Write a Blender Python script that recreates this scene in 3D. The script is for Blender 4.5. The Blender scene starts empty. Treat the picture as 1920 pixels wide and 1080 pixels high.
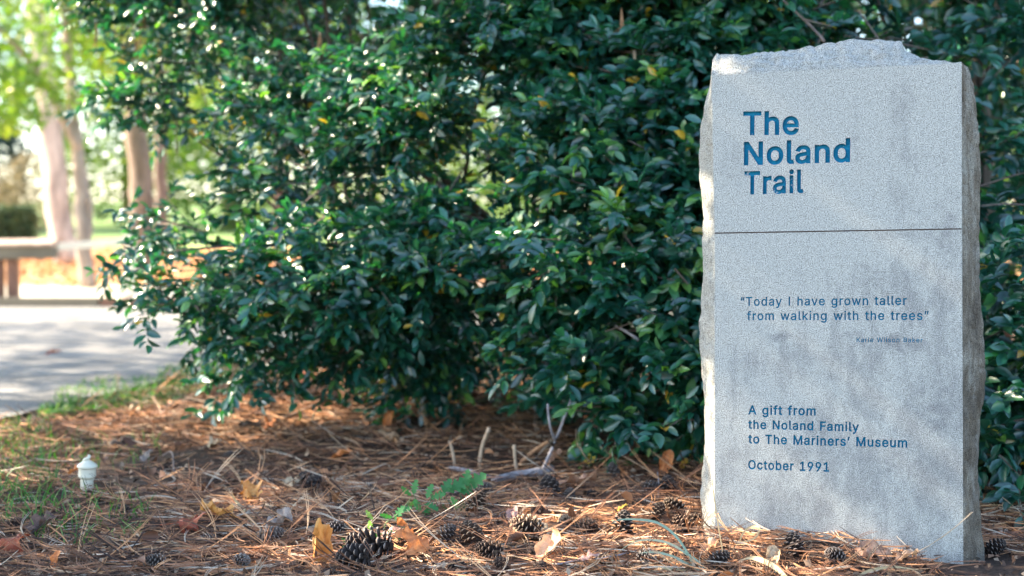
import bpy, bmesh, math, random
import numpy as np
from mathutils import Vector, Matrix, noise as mn
from mathutils.geometry import delaunay_2d_cdt

random.seed(7)
rng = np.random.default_rng(11)
sc = bpy.context.scene
R = math.radians

# ------------------------------------------------------------------ camera, world, sun, exposure
CAM_H, TP, FPX = 0.82, 0.045, 50 / 36 * 1920
PITCH = math.atan(TP)
cd = bpy.data.cameras.new('camera')
cam = bpy.data.objects.new('camera', cd)
sc.collection.objects.link(cam)
cam.location = (0, 0, CAM_H)
cam.rotation_euler = (math.pi / 2 - PITCH, 0, 0)
cd.lens = 50
cd.sensor_width = 36
cd.clip_start = 0.05
cd.clip_end = 1000
cd.dof.use_dof = True
cd.dof.focus_distance = 3.50
cd.dof.aperture_fstop = 2.3
sc.camera = cam

SUN_AZ, SUN_EL = 76.0, 37.0      # degrees to the left of the view direction, above the horizon
world = bpy.data.worlds.new('World')
sc.world = world
world.use_nodes = True
wn = world.node_tree
for n in list(wn.nodes):
    wn.nodes.remove(n)
wo = wn.nodes.new('ShaderNodeOutputWorld')
wb = wn.nodes.new('ShaderNodeBackground')
sky = wn.nodes.new('ShaderNodeTexSky')
sky.sky_type = 'NISHITA'
sky.sun_disc = False
sky.sun_elevation = R(SUN_EL)
sky.sun_rotation = R(-SUN_AZ)
sky.air_density = 1.0
sky.dust_density = 1.2
sky.ozone_density = 1.4
wb.inputs['Strength'].default_value = 0.13
wn.links.new(sky.outputs[0], wb.inputs[0])
wn.links.new(wb.outputs[0], wo.inputs[0])

SUN_DIR = Vector((-math.sin(R(SUN_AZ)) * math.cos(R(SUN_EL)), math.cos(R(SUN_AZ)) * math.cos(R(SUN_EL)), math.sin(R(SUN_EL))))
sl = bpy.data.lights.new('sun', 'SUN')
sl.energy = 5.0
sl.angle = R(0.53)
sl.color = (1.0, 0.84, 0.64)
so = bpy.data.objects.new('sun', sl)
sc.collection.objects.link(so)
so.rotation_euler = SUN_DIR.to_track_quat('Z', 'Y').to_euler()
so.location = SUN_DIR * 40

sc.view_settings.view_transform = 'Standard'
sc.view_settings.look = 'None'
sc.view_settings.exposure = 2.58
sc.view_settings.gamma = 1
sc.view_settings.use_curve_mapping = False
sc.render.engine = 'CYCLES'
sc.cycles.use_denoising = True
sc.cycles.max_bounces = 7
sc.cycles.transparent_max_bounces = 4
sc.cycles.sample_clamp_indirect = 8
sc.cycles.caustics_reflective = False
sc.cycles.caustics_refractive = False

# ------------------------------------------------------------------ helpers
def P(px, py, Y):
    """world point seen at photo pixel (1920x1080) at world depth Y"""
    a, b = (px - 960) / FPX, -(py - 540) / FPX
    cp, sp = math.cos(PITCH), math.sin(PITCH)
    d = Vector((a, cp + b * sp, -sp + b * cp))
    return Vector((0, 0, CAM_H)) + d * (Y / d.y)

def G(px, py, z=0.0):
    a, b = (px - 960) / FPX, -(py - 540) / FPX
    cp, sp = math.cos(PITCH), math.sin(PITCH)
    d = Vector((a, cp + b * sp, -sp + b * cp))
    return Vector((0, 0, CAM_H)) + d * ((z - CAM_H) / d.z)

def hashn(ix, iy, iz, seed):
    n = (ix * 374761393 + iy * 668265263 + iz * 2147483647 // 7 * 1 + seed * 974634777) & 0xFFFFFFFF
    n = (n ^ (n >> 13)) * 1274126177 & 0xFFFFFFFF
    n = (n ^ (n >> 16)) * 2246822519 & 0xFFFFFFFF
    return ((n ^ (n >> 15)) & 0xFFFFFF) / float(0xFFFFFF)

def vnoise(x, y, z=0.0, seed=0):
    x, y, z = np.broadcast_arrays(np.asarray(x, float), np.asarray(y, float), np.asarray(z, float))
    ix, iy, iz = np.floor(x).astype(np.int64), np.floor(y).astype(np.int64), np.floor(z).astype(np.int64)
    fx, fy, fz = x - ix, y - iy, z - iz
    fx, fy, fz = [f * f * (3 - 2 * f) for f in (fx, fy, fz)]
    out = 0
    for dx in (0, 1):
        for dy in (0, 1):
            for dz in (0, 1):
                w = (fx if dx else 1 - fx) * (fy if dy else 1 - fy) * (fz if dz else 1 - fz)
                out = out + w * hashn(ix + dx, iy + dy, iz + dz, seed)
    return out

def fbm(x, y, z=0.0, seed=0, octv=4):
    s, a, t = 0, 0.5, 0
    for o in range(octv):
        s = s + a * vnoise(np.asarray(x) * 2 ** o, np.asarray(y) * 2 ** o, np.asarray(z) * 2 ** o, seed + o)
        t += a
        a *= 0.5
    return s / t

EDGE_Y = np.array([-5, 4.6, 5.3, 5.9, 6.8, 7.8, 8.8, 10.0, 60])
EDGE_X = np.array([-2.9, -2.9, -2.55, -2.08, -1.88, -1.70, -1.55, -1.2, -1.2])

def bed(x, y):
    e = np.interp(y, EDGE_Y, EDGE_X)
    return np.clip((x - e - 0.05) / 0.6, 0, 1) * np.clip((9.6 - y) / 1.0, 0, 1)

def H(x, y):
    """terrain height"""
    x = np.asarray(x, float); y = np.asarray(y, float)
    m = bed(x, y)
    z = m * (0.075 * (fbm(x * 1.3, y * 1.6, 0, 3, 3) - 0.5) + 0.035 * (fbm(x * 5, y * 6, 0, 9, 3) - 0.5))
    z = z + m * 0.07 * np.exp(-((y - 6.6) / 0.9) ** 2) * np.exp(-((x + 0.2) / 1.6) ** 2)
    z = z + m * 0.035 * np.exp(-((x - 0.62) / 0.28) ** 2 - ((y - 3.42) / 0.2) ** 2)   # straw heaped at the stone's left corner
    z = z - (1 - m) * 0.012
    z = z + np.clip(y - 21, 0, 60) * 0.03 + 0.5 * np.clip((y - 50) / 50, 0, 1)
    return z

def Gh(px, py):
    """point of the terrain seen at a pixel"""
    z = 0.0
    for _ in range(6):
        p = G(px, py, z)
        z = float(H(p.x, p.y))
    return Vector((p.x, p.y, z))

def unit(a): return a / np.maximum(np.linalg.norm(a, axis=-1, keepdims=True), 1e-9)

def tag(o, label=None, cat=None, group=None, kind=None):
    if label: o['label'] = label
    if cat: o['category'] = cat
    if group: o['group'] = group
    if kind: o['kind'] = kind
    return o

def link(name, me, parent=None, mat=None, loc=None):
    o = bpy.data.objects.new(name, me)
    sc.collection.objects.link(o)
    if parent is not None: o.parent = parent
    if mat is not None and me is not None: me.materials.append(mat)
    if loc is not None: o.location = loc
    return o

def empty(name, loc, label, cat, group=None, rot=None):
    o = bpy.data.objects.new(name, None)
    sc.collection.objects.link(o)
    o.empty_display_size = 0.1
    o.location = loc
    if rot: o.rotation_euler = rot
    tag(o, label, cat, group)
    return o

def mesh_np(name, V, F, tint=None, smooth=True):
    """V (n,3); F list of face arrays, each (m,k)"""
    me = bpy.data.meshes.new(name)
    V = np.asarray(V, np.float32)
    if not isinstance(F, (list, tuple)) or (len(F) and np.ndim(F[0]) == 1): F = [F]
    F = [np.asarray(f, np.int32) for f in F if len(f)]
    me.vertices.add(len(V))
    me.vertices.foreach_set('co', V.ravel())
    loops = np.concatenate([f.ravel() for f in F])
    tot = np.concatenate([np.full(len(f), f.shape[1], np.int32) for f in F])
    start = np.concatenate([[0], np.cumsum(tot)[:-1]]).astype(np.int32)
    me.loops.add(len(loops))
    me.loops.foreach_set('vertex_index', loops)
    me.polygons.add(len(tot))
    me.polygons.foreach_set('loop_start', start)
    me.polygons.foreach_set('use_smooth', np.full(len(tot), smooth))
    me.update(calc_edges=True)
    me.validate()
    if tint is not None:
        a = me.attributes.new('tint', 'FLOAT', 'POINT')
        a.data.foreach_set('value', np.asarray(tint, np.float32))
    return me

def tube_np(paths, sides=6):
    """paths: list of (points, radii) -> V, F"""
    V, F, n = [], [], 0
    for pts, rad in paths:
        pts = [Vector(p) for p in pts]
        k = len(pts)
        for i, p in enumerate(pts):
            t = (pts[min(i + 1, k - 1)] - pts[max(i - 1, 0)]).normalized()
            u = t.cross(Vector((0.31, 0.17, 0.93)))
            if u.length < 0.1: u = t.cross(Vector((1, 0, 0)))
            u.normalize(); w = t.cross(u)
            for j in range(sides):
                a = 2 * math.pi * j / sides
                V.append(p + (u * math.cos(a) + w * math.sin(a)) * rad[i])
        for i in range(k - 1):
            for j in range(sides):
                a, b = n + i * sides + j, n + i * sides + (j + 1) % sides
                F.append((a, b, b + sides, a + sides))
        n += k * sides
    return V, F

def smooth_path(pts, sub=4, wob=0.0, seed=0):
    """Catmull-Rom through the points"""
    pts = [Vector(p) for p in pts]
    q = [pts[0] * 2 - pts[1]] + pts + [pts[-1] * 2 - pts[-2]]
    out = []
    for i in range(1, len(q) - 2):
        for s in range(sub):
            t = s / sub
            p = 0.5 * ((2 * q[i]) + (q[i + 1] - q[i - 1]) * t + (2 * q[i - 1] - 5 * q[i] + 4 * q[i + 1] - q[i + 2]) * t * t
                       + (3 * q[i] - 3 * q[i + 1] + q[i + 2] - q[i - 1]) * t ** 3)
            if wob and not (i == 1 and s == 0):
                p = p + Vector(mn.noise_vector(p * 4 + Vector((seed, 0, 0)))) * wob
            out.append(p)
    out.append(pts[-1])
    return out

def branch_obj(name, pts, r0, r1, mat, parent=None, sides=8, wob=0.0, base=None, sub=4, lump=0.0):
    sp = smooth_path(pts, sub, wob, random.random() * 50)
    n = len(sp)
    rad = [(r0 + (r1 - r0) * i / (n - 1)) * (1 + lump * (random.random() - .5)) for i in range(n)]
    if base is not None: sp = [p - base for p in sp]
    V, F = tube_np([(sp, rad)], sides)
    nv = len(V)
    V += [sp[0], sp[-1]]
    F3 = [(j, (j + 1) % sides, nv)[::-1] for j in range(sides)] + [(nv - sides + j, nv - sides + (j + 1) % sides, nv + 1) for j in range(sides)]
    me = mesh_np(name, V, [F, F3])
    return link(name, me, parent, mat)

# ------------------------------------------------------------------ materials
def new_mat(name):
    m = bpy.data.materials.new(name)
    m.use_nodes = True
    return m, m.node_tree, m.node_tree.nodes['Principled BSDF']

def N(t, kind, **kw):
    n = t.nodes.new(kind)
    for k, v in kw.items():
        if k in n.inputs.keys() if hasattr(n.inputs, 'keys') else False: n.inputs[k].default_value = v
        else: setattr(n, k, v)
    return n

def noise_tex(t, scale, detail=4, rough=.55, coord='Object', vec=None, dist=0.0, mapscale=None):
    n = t.nodes.new('ShaderNodeTexNoise')
    n.inputs['Scale'].default_value = scale
    n.inputs['Detail'].default_value = detail
    n.inputs['Roughness'].default_value = rough
    n.inputs['Distortion'].default_value = dist
    if vec is None:
        tc = t.nodes.new('ShaderNodeTexCoord')
        vec = tc.outputs[coord]
    if mapscale is not None:
        mp = t.nodes.new('ShaderNodeMapping')
        mp.inputs['Scale'].default_value = mapscale
        t.links.new(vec, mp.inputs['Vector'])
        vec = mp.outputs[0]
    t.links.new(vec, n.inputs['Vector'])
    return n

def ramp(t, src, stops, interp='LINEAR'):
    r = t.nodes.new('ShaderNodeValToRGB')
    r.color_ramp.interpolation = interp
    e = r.color_ramp.elements
    e[0].position, e[0].color = stops[0][0], (*stops[0][1], 1)
    e[1].position, e[1].color = stops[-1][0], (*stops[-1][1], 1)
    for p, c in stops[1:-1]:
        x = e.new(p); x.color = (*c, 1)
    t.links.new(src, r.inputs[0])
    return r

def mix(t, fac, a, b, mode='MIX'):
    m = t.nodes.new('ShaderNodeMix')
    m.data_type = 'RGBA'
    m.blend_type = mode
    for s, v in ((m.inputs[0], fac), (m.inputs[6], a), (m.inputs[7], b)):
        if hasattr(v, 'links') or isinstance(v, bpy.types.NodeSocket): t.links.new(v, s)
        elif isinstance(v, (int, float)): s.default_value = v
        else: s.default_value = (*v, 1)
    return m.outputs[2]

def bump(t, h, strength, dist, normal=None):
    b = t.nodes.new('ShaderNodeBump')
    b.inputs['Strength'].default_value = strength
    b.inputs['Distance'].default_value = dist
    t.links.new(h, b.inputs['Height'])
    if normal is not None: t.links.new(normal, b.inputs['Normal'])
    return b.outputs[0]

def g3(v): return (v, v, v)

YAW = R(-17)
PL = P(1337, 540, 3.60); PL.z = 0
ux, uy = Vector((math.cos(YAW), math.sin(YAW), 0)), Vector((-math.sin(YAW), math.cos(YAW), 0))
CP = Vector((0, 0, CAM_H))

def onface(px, py, d=0.0):
    """pixel -> (x, z) in the stone's own frame on the plane d behind its face"""
    q = P(px, py, 1.0) - CP
    o = PL + uy * d
    k = (o - CP).dot(uy) / q.dot(uy)
    w = CP + q * k - PL
    return (w.dot(ux), w.z)

EDGE_T, EDGE_B = onface(1803, 118), onface(1806, 1092)
EDGE_C1 = (EDGE_T[0] - EDGE_B[0]) / (EDGE_T[1] - EDGE_B[1])
EDGE_C0 = EDGE_B[0] - EDGE_C1 * EDGE_B[1]

def granite(name, rough_side=False):
    m, t, b = new_mat(name)
    n1 = noise_tex(t, 370, 3, .7)
    n2 = noise_tex(t, 90, 5, .75)
    r1 = ramp(t, n1.outputs[0], [(.34, (.12, .118, .105)), (.45, (.365, .362, .322)), (.58, (.545, .54, .485)), (.68, (.78, .775, .70))])
    r2 = ramp(t, n2.outputs[0], [(.33, (.80, .79, .77)), (.5, g3(.98)), (.7, (1.10, 1.09, 1.07))])
    c = mix(t, 1.0, r1.outputs[0], r2.outputs[0], 'MULTIPLY')
    # weather stains: cloudy grey patches, stronger toward the lower right
    tc = t.nodes.new('ShaderNodeTexCoord')
    sx = t.nodes.new('ShaderNodeSeparateXYZ'); t.links.new(tc.outputs['Object'], sx.inputs[0])
    st = noise_tex(t, 10, 8, .74, mapscale=(1.2, 1, .55))
    low = t.nodes.new('ShaderNodeMapRange'); low.inputs[1].default_value = 1.0; low.inputs[2].default_value = 0.25
    low.inputs[3].default_value = -0.05; low.inputs[4].default_value = 0.085
    t.links.new(sx.outputs['Z'], low.inputs[0])
    rt = t.nodes.new('ShaderNodeMapRange'); rt.inputs[1].default_value = 0.05; rt.inputs[2].default_value = 0.55
    rt.inputs[3].default_value = -0.04; rt.inputs[4].default_value = 0.05
    t.links.new(sx.outputs['X'], rt.inputs[0])
    ad = t.nodes.new('ShaderNodeMath'); ad.operation = 'ADD'
    t.links.new(low.outputs[0], ad.inputs[0]); t.links.new(rt.outputs[0], ad.inputs[1])
    ad2 = t.nodes.new('ShaderNodeMath'); ad2.operation = 'ADD'
    t.links.new(ad.outputs[0], ad2.inputs[0]); t.links.new(st.outputs[0], ad2.inputs[1])
    sr = ramp(t, ad2.outputs[0], [(.53, g3(0)), (.60, g3(.35)), (.72, g3(.7))])
    # smudges and drips of their own shape
    fine = noise_tex(t, 26, 6, .75)
    acc = sr.outputs[0]
    for (qx, qy, rx, rz, st_) in ((1462, 632, 38, 11, .75), (1600, 626, 26, 14, .7), (1680, 645, 75, 22, .9), (1775, 440, 30, 80, .6), (1690, 200, 26, 55, .5), (1760, 760, 70, 90, .8), (1500, 850, 85, 30, .6),
                                  (1500, 960, 40, 55, .6), (1448, 960, 10, 60, .75), (1541, 915, 8, 36, .8), (1720, 870, 95, 45, .7), (1380, 300, 40, 60, .25), (1700, 440, 90, 20, .35)):
        X0, Z0 = onface(qx, qy)
        mp = t.nodes.new('ShaderNodeMapping')
        k_ = 3.5 / FPX
        mp.inputs['Scale'].default_value = (1 / (rx * k_), 0, 1 / (rz * k_))
        mp.inputs['Location'].default_value = (-X0 / (rx * k_), 0, -Z0 / (rz * k_))
        t.links.new(tc.outputs['Object'], mp.inputs[0])
        ln = t.nodes.new('ShaderNodeVectorMath'); ln.operation = 'LENGTH'; t.links.new(mp.outputs[0], ln.inputs[0])
        m1 = t.nodes.new('ShaderNodeMath'); m1.operation = 'MULTIPLY_ADD'; t.links.new(fine.outputs[0], m1.inputs[0]); m1.inputs[1].default_value = -5.0; t.links.new(ln.outputs['Value'], m1.inputs[2])
        mr = t.nodes.new('ShaderNodeMapRange'); mr.inputs[1].default_value = -1.5; mr.inputs[2].default_value = -2.6; mr.inputs[3].default_value = 0; mr.inputs[4].default_value = st_
        t.links.new(m1.outputs[0], mr.inputs[0])
        mx = t.nodes.new('ShaderNodeMath'); mx.operation = 'MAXIMUM'; t.links.new(acc, mx.inputs[0]); t.links.new(mr.outputs[0], mx.inputs[1])
        acc = mx.outputs[0]
    c = mix(t, acc, c, mix(t, 1.0, c, (.50, .50, .54), 'MULTIPLY'))
    if rough_side:
        # iron stained brown on the right hand broken side
        sh_ = t.nodes.new('ShaderNodeMath'); sh_.operation = 'MULTIPLY_ADD'       # the edge leans a little
        t.links.new(sx.outputs['Z'], sh_.inputs[0]); sh_.inputs[1].default_value = -EDGE_C1; t.links.new(sx.outputs['X'], sh_.inputs[2])
        br = t.nodes.new('ShaderNodeMapRange'); br.inputs[1].default_value = EDGE_C0 - .0005; br.inputs[2].default_value = EDGE_C0 + .001
        t.links.new(sh_.outputs[0], br.inputs[0])
        bn = noise_tex(t, 22, 5, .7, mapscale=(1, 1, .35))
        bc = ramp(t, bn.outputs[0], [(.35, (.32, .25, .19)), (.52, (.54, .45, .37)), (.66, (.85, .78, .70))])
        c = mix(t, br.outputs[0], c, mix(t, 1.0, c, bc.outputs[0], 'MULTIPLY'))
        b2 = noise_tex(t, 60, 6, .75)
        nrm = bump(t, b2.outputs[0], .9, .012)
        nrm = bump(t, n1.outputs[0], .8, .002, nrm)
    else:
        nrm = bump(t, n1.outputs[0], .55, .0012)
    t.links.new(c, b.inputs['Base Color'])
    t.links.new(nrm, b.inputs['Normal'])
    b.inputs['Roughness'].default_value = .82
    b.inputs['Specular IOR Level'].default_value = .25
    return m

M_FACE = granite('granite_face')
M_ROUGH = granite('granite_rough', True)

def paint_mat(name, wear):
    m, t, b = new_mat(name)
    n = noise_tex(t, 190, 4, .7)
    w = noise_tex(t, 38, 5, .75)
    col = ramp(t, n.outputs[0], [(.3, (.0, .13, .22)), (.6, (.0, .20, .33)), (.8, (.01, .30, .44))])
    wr = ramp(t, w.outputs[0], [(wear, g3(0)), (wear + .02, g3(1))])
    c = mix(t, wr.outputs[0], col.outputs[0], (.40, .43, .46))
    t.links.new(c, b.inputs['Base Color'])
    t.links.new(bump(t, n.outputs[0], .7, .002), b.inputs['Normal'])
    b.inputs['Roughness'].default_value = .55
    b.inputs['Specular IOR Level'].default_value = .2
    return m

M_PAINT = paint_mat('blue_letter_paint', .68)
M_PAINT_WORN = paint_mat('blue_letter_paint_worn', .60)

def simple(name, col, rough=.8, var=.35, scale=20, bumps=.4, bd=.005, spec=.3, mapscale=None, col2=None):
    m, t, b = new_mat(name)
    n = noise_tex(t, scale, 5, .65, mapscale=mapscale)
    c2 = col2 or tuple(min(1, c * (1 + var)) for c in col)
    c1 = tuple(c * (1 - var) for c in col)
    r = ramp(t, n.outputs[0], [(.3, c1), (.5, col), (.72, c2)])
    t.links.new(r.outputs[0], b.inputs['Base Color'])
    if bumps: t.links.new(bump(t, n.outputs[0], bumps, bd), b.inputs['Normal'])
    b.inputs['Roughness'].default_value = rough
    b.inputs['Specular IOR Level'].default_value = spec
    return m

def leaf_mat(name, stops, rough, trans, spec=.5, transcol=None, bumps=0.0, coat=0.0):
    """colour picked by the 'tint' attribute; light passes through the blade"""
    m, t, b = new_mat(name)
    at = t.nodes.new('ShaderNodeAttribute'); at.attribute_name = 'tint'
    r = ramp(t, at.outputs['Fac'], stops)
    c = r.outputs[0]
    t.links.new(c, b.inputs['Base Color'])
    b.inputs['Roughness'].default_value = rough
    b.inputs['Specular IOR Level'].default_value = spec
    b.inputs['Coat Weight'].default_value = coat
    b.inputs['Coat Roughness'].default_value = .30
    if bumps:
        n = noise_tex(t, 160, 3, .6)
        t.links.new(bump(t, n.outputs[0], bumps, .002), b.inputs['Normal'])
    if trans > 0:
        tr = t.nodes.new('ShaderNodeBsdfTranslucent')
        if transcol: t.links.new(mix(t, 1.0, c, transcol, 'MULTIPLY'), tr.inputs[0])
        else: t.links.new(c, tr.inputs[0])
        ms = t.nodes.new('ShaderNodeMixShader'); ms.inputs[0].default_value = trans
        t.links.new(b.outputs[0], ms.inputs[1]); t.links.new(tr.outputs[0], ms.inputs[2])
        t.links.new(ms.outputs[0], t.nodes['Material Output'].inputs[0])
    return m

M_SHRUB = leaf_mat('shrub_leaf', [(0, (.005, .046, .036)), (.35, (.011, .095, .066)), (.72, (.026, .150, .078)), (.93, (.14, .30, .06)), (.955, (.55, .34, .03)), (1, (.60, .36, .04))],
                   .34, .25, 1.0, (1.9, 2.3, .6), coat=.3)
M_TREE = leaf_mat('tree_leaf', [(0, (.06, .13, .03)), (.5, (.14, .22, .03)), (.85, (.26, .31, .04)), (1, (.38, .33, .07))], .5, .45, .4, (1.5, 1.8, .7))
M_FAR = leaf_mat('far_leaf', [(0, (.04, .10, .03)), (.5, (.10, .18, .03)), (1, (.24, .28, .05))], .55, .35, .3, (1.5, 1.7, .8))
M_TAN = leaf_mat('tan_leaf', [(0, (.14, .12, .06)), (1, (.30, .24, .13))], .7, .3)
M_GRASS = leaf_mat('grass_blade', [(0, (.03, .10, .03)), (.6, (.08, .20, .05)), (1, (.24, .26, .10))], .5, .3, .3, (1.3, 1.6, .6))
M_WEED = leaf_mat('weed_leaf', [(0, (.02, .10, .035)), (.6, (.05, .19, .06)), (.85, (.13, .30, .09)), (1, (.40, .45, .12))], .5, .3, .3, (1.2, 1.7, .6))
M_NEEDLE = leaf_mat('pine_needle', [(0, (.035, .022, .018)), (.32, (.11, .058, .036)), (.58, (.34, .155, .080)), (.82, (.60, .30, .135)), (.94, (.66, .43, .25)), (1, (.58, .47, .35))], .6, 0, .35)
M_LITTER = leaf_mat('litter_chip', [(0, (.05, .03, .022)), (.5, (.16, .09, .055)), (.85, (.30, .20, .13)), (1, (.38, .27, .18))], .8, 0, .2)
M_PALEBLADE = leaf_mat('pale_blade', [(0, (.22, .34, .24)), (.6, (.40, .46, .32)), (1, (.55, .42, .20))], .45, .25)
M_DRYBLADE = leaf_mat('dry_blade', [(0, (.45, .33, .17)), (1, (.62, .50, .30))], .6, .25)

M_BARK = simple('pine_bark', (.19, .145, .115), .9, .6, 7, 1, .05, mapscale=(1, 1, .22))
M_PINE = simple('pale_pine_bark', (.46, .38, .32), .9, .6, 7, 1, .06, mapscale=(1, 1, .22))
M_BARKL = simple('smooth_bark', (.34, .26, .21), .85, .35, 6, .7, .015, mapscale=(1, 1, .3))
M_TWIG = simple('twig_bark', (.20, .15, .125), .85, .35, 40, .5, .003)
M_TWIGD = simple('shrub_bark', (.14, .10, .08), .85, .35, 40, .5, .004)
M_GREYWOOD = simple('grey_dead_wood', (.30, .27, .27), .85, .5, 30, .8, .006)
M_STUB = simple('pale_cut_twig', (.50, .36, .24), .8, .3, 50, .5, .003)
M_ORANGESTICK = simple('orange_stick', (.42, .22, .11), .8, .4, 50, .6, .003)
M_CREAM = simple('cream_plastic', (.66, .62, .48), .42, .06, 6, .05, .001, .5)
M_TIMBER = simple('weathered_timber', (.15, .135, .105), .85, .3, 7, .6, .006, mapscale=(.2, 1, 1))
M_PALERAIL = simple('pale_timber', (.62, .59, .50), .7, .15, 7, .3, .004, mapscale=(.2, 1, 1))
M_POST = simple('brown_post', (.17, .095, .07), .85, .35, 8, .6, .006)
M_HEDGE = leaf_mat('hedge_leaf', [(0, (.03, .07, .035)), (1, (.10, .15, .05))], .6, .25)

# ground materials
def ground_mat():
    m, t, b = new_mat('forest_floor')
    n1 = noise_tex(t, 60, 6, .7)
    duff = ramp(t, n1.outputs[0], [(.3, (.030, .022, .018)), (.5, (.075, .050, .036)), (.7, (.16, .10, .066))])
    n2 = noise_tex(t, 9, 6, .7)
    sand = ramp(t, n2.outputs[0], [(.3, (.48, .42, .33)), (.6, (.62, .56, .46))])
    n3 = noise_tex(t, 7, 8, .8)
    fall = ramp(t, n3.outputs[0], [(.35, (.16, .08, .04)), (.5, (.42, .20, .09)), (.65, (.62, .38, .20))])
    n4 = noise_tex(t, 1.5, 8, .75)
    lawn = ramp(t, n4.outputs[0], [(.3, (.09, .17, .05)), (.7, (.22, .30, .11))])
    tc = t.nodes.new('ShaderNodeTexCoord')
    s = t.nodes.new('ShaderNodeSeparateXYZ'); t.links.new(tc.outputs['Object'], s.inputs[0])
    wob = noise_tex(t, .9, 4, .6)
    ma = t.nodes.new('ShaderNodeMath'); ma.operation = 'MULTIPLY_ADD'
    t.links.new(wob.outputs[0], ma.inputs[0]); ma.inputs[1].default_value = 3.0
    t.links.new(s.outputs['Y'], ma.inputs[2])
    def step(a, w):
        mr = t.nodes.new('ShaderNodeMapRange'); mr.inputs[1].default_value = a; mr.inputs[2].default_value = a + w
        t.links.new(ma.outputs[0], mr.inputs[0]); return mr.outputs[0]
    c = mix(t, step(13.4, 1.2), duff.outputs[0], sand.outputs[0])
    c = mix(t, step(20.4, 1.0), c, fall.outputs[0])
    c = mix(t, step(31.5, 2.0), c, lawn.outputs[0])
    t.links.new(c, b.inputs['Base Color'])
    t.links.new(bump(t, n1.outputs[0], .8, .02), b.inputs['Normal'])
    b.inputs['Roughness'].default_value = .95
    b.inputs['Specular IOR Level'].default_value = .15
    return m
M_GROUND = ground_mat()

def path_mat():
    m, t, b = new_mat('asphalt_path')
    n1 = noise_tex(t, 90, 4, .7)
    n2 = noise_tex(t, 2.2, 6, .65)
    r1 = ramp(t, n1.outputs[0], [(.3, (.08, .08, .078)), (.5, (.145, .142, .135)), (.7, (.24, .23, .215))])
    r2 = ramp(t, n2.outputs[0], [(.35, g3(.65)), (.65, g3(1.2))])
    t.links.new(mix(t, 1.0, r1.outputs[0], r2.outputs[0], 'MULTIPLY'), b.inputs['Base Color'])
    t.links.new(bump(t, n1.outputs[0], .6, .006), b.inputs['Normal'])
    b.inputs['Roughness'].default_value = .9
    return m
M_PATH = path_mat()

# ------------------------------------------------------------------ ground and path
xs = np.unique(np.concatenate([np.linspace(-120, -6, 40), np.linspace(-6, -2.6, 30), np.linspace(-2.6, 2.6, 210), np.linspace(2.6, 8, 30), np.linspace(8, 120, 40)]))
ys = np.unique(np.concatenate([np.linspace(-25, 2.6, 25), np.linspace(2.6, 7, 190), np.linspace(7, 12, 60), np.linspace(12, 60, 60), np.linspace(60, 260, 25)]))
X, Y = np.meshgrid(xs, ys)
Z = H(X, Y)
V = np.stack([X, Y, Z], -1).reshape(-1, 3)
nx, ny = len(xs), len(ys)
idx = np.arange(nx * ny).reshape(ny, nx)
F = np.stack([idx[:-1, :-1], idx[:-1, 1:], idx[1:, 1:], idx[1:, :-1]], -1).reshape(-1, 4)
link('ground', mesh_np('ground', V, F), mat=M_GROUND)['kind'] = 'structure'

# path: a sheet that bends behind the shrubs
def path_mesh():
    near = [(-30, 4.9), (-6, 4.9), (-3.4, 5.0), (-2.62, 5.35), (-2.16, 5.9), (-1.95, 6.8), (-1.76, 7.8), (-1.6, 8.8), (-1.3, 9.9), (-0.5, 10.5), (1.5, 10.8), (6, 10.8), (40, 10.6)]
    far = [(-30, 13.9), (-6, 13.9), (-5, 13.9), (-4.3, 13.9), (-3.8, 13.9), (-3.2, 13.9), (-2.6, 13.95), (-2.0, 14.0), (-1.4, 14), (-0.5, 14), (1.5, 14), (6, 14.1), (40, 14.3)]
    V, F = [], []
    nseg, sub = 8, 6
    rows = []
    for i in range(len(near) - 1):
        for s in range(sub):
            t = s / sub
            a = (near[i][0] * (1 - t) + near[i + 1][0] * t, near[i][1] * (1 - t) + near[i + 1][1] * t)
            b = (far[i][0] * (1 - t) + far[i + 1][0] * t, far[i][1] * (1 - t) + far[i + 1][1] * t)
            w = .04 * (mn.noise(Vector((a[0] * 4, a[1] * 4, 0))))
            rows.append(((a[0] + w, a[1] + w), b))
    for a, b in rows:
        for k in range(nseg + 1):
            t = k / nseg
            x, y = a[0] * (1 - t) + b[0] * t, a[1] * (1 - t) + b[1] * t
            V.append((x, y, 0.006))
    for i in range(len(rows) - 1):
        for k in range(nseg):
            a = i * (nseg + 1) + k
            F.append((a, a + nseg + 1, a + nseg + 2, a + 1)[::-1])
    return mesh_np('path', V, F)
link('path', path_mesh(), mat=M_PATH)['kind'] = 'structure'

# ------------------------------------------------------------------ the stone marker
stone = empty('stone_marker', PL, 'tall grey granite marker with rough broken edges and blue engraved lettering, right of the shrubs', 'stone marker', rot=(0, 0, YAW))

GA0, GA1 = onface(1340, 436), onface(1803, 428)
GB0, GB1 = onface(1340, 438.4), onface(1803, 430.4)
def wobble(pts, n, amp, seed):
    out = []
    for i in range(len(pts) - 1):
        a, b = pts[i], pts[i + 1]
        for s in range(n):
            t = s / n
            w = 0 if s == 0 else amp
            x, z = a[0] * (1 - t) + b[0] * t, a[1] * (1 - t) + b[1] * t
            out.append((x + w * (mn.noise(Vector((x * 40, z * 40, seed)))), z + w * (mn.noise(Vector((x * 40, z * 40, seed + 9))))))
    return out
TLp, TMp, TRp = onface(1334.5, 142), onface(1560, 130), onface(1803, 118)
left_e = [onface(1341, 1062), onface(1340, 800), GB0]
left_e2 = [GA0, onface(1337, 290), TLp]
right_e = [TRp, onface(1803.5, 270), GA1]
right_e2 = [GB1, onface(1804.5, 700), onface(1806, 1092)]
upper = wobble(left_e2 + [TMp] + right_e, 14, .0012, 1)[0:] + [GA1]
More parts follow.
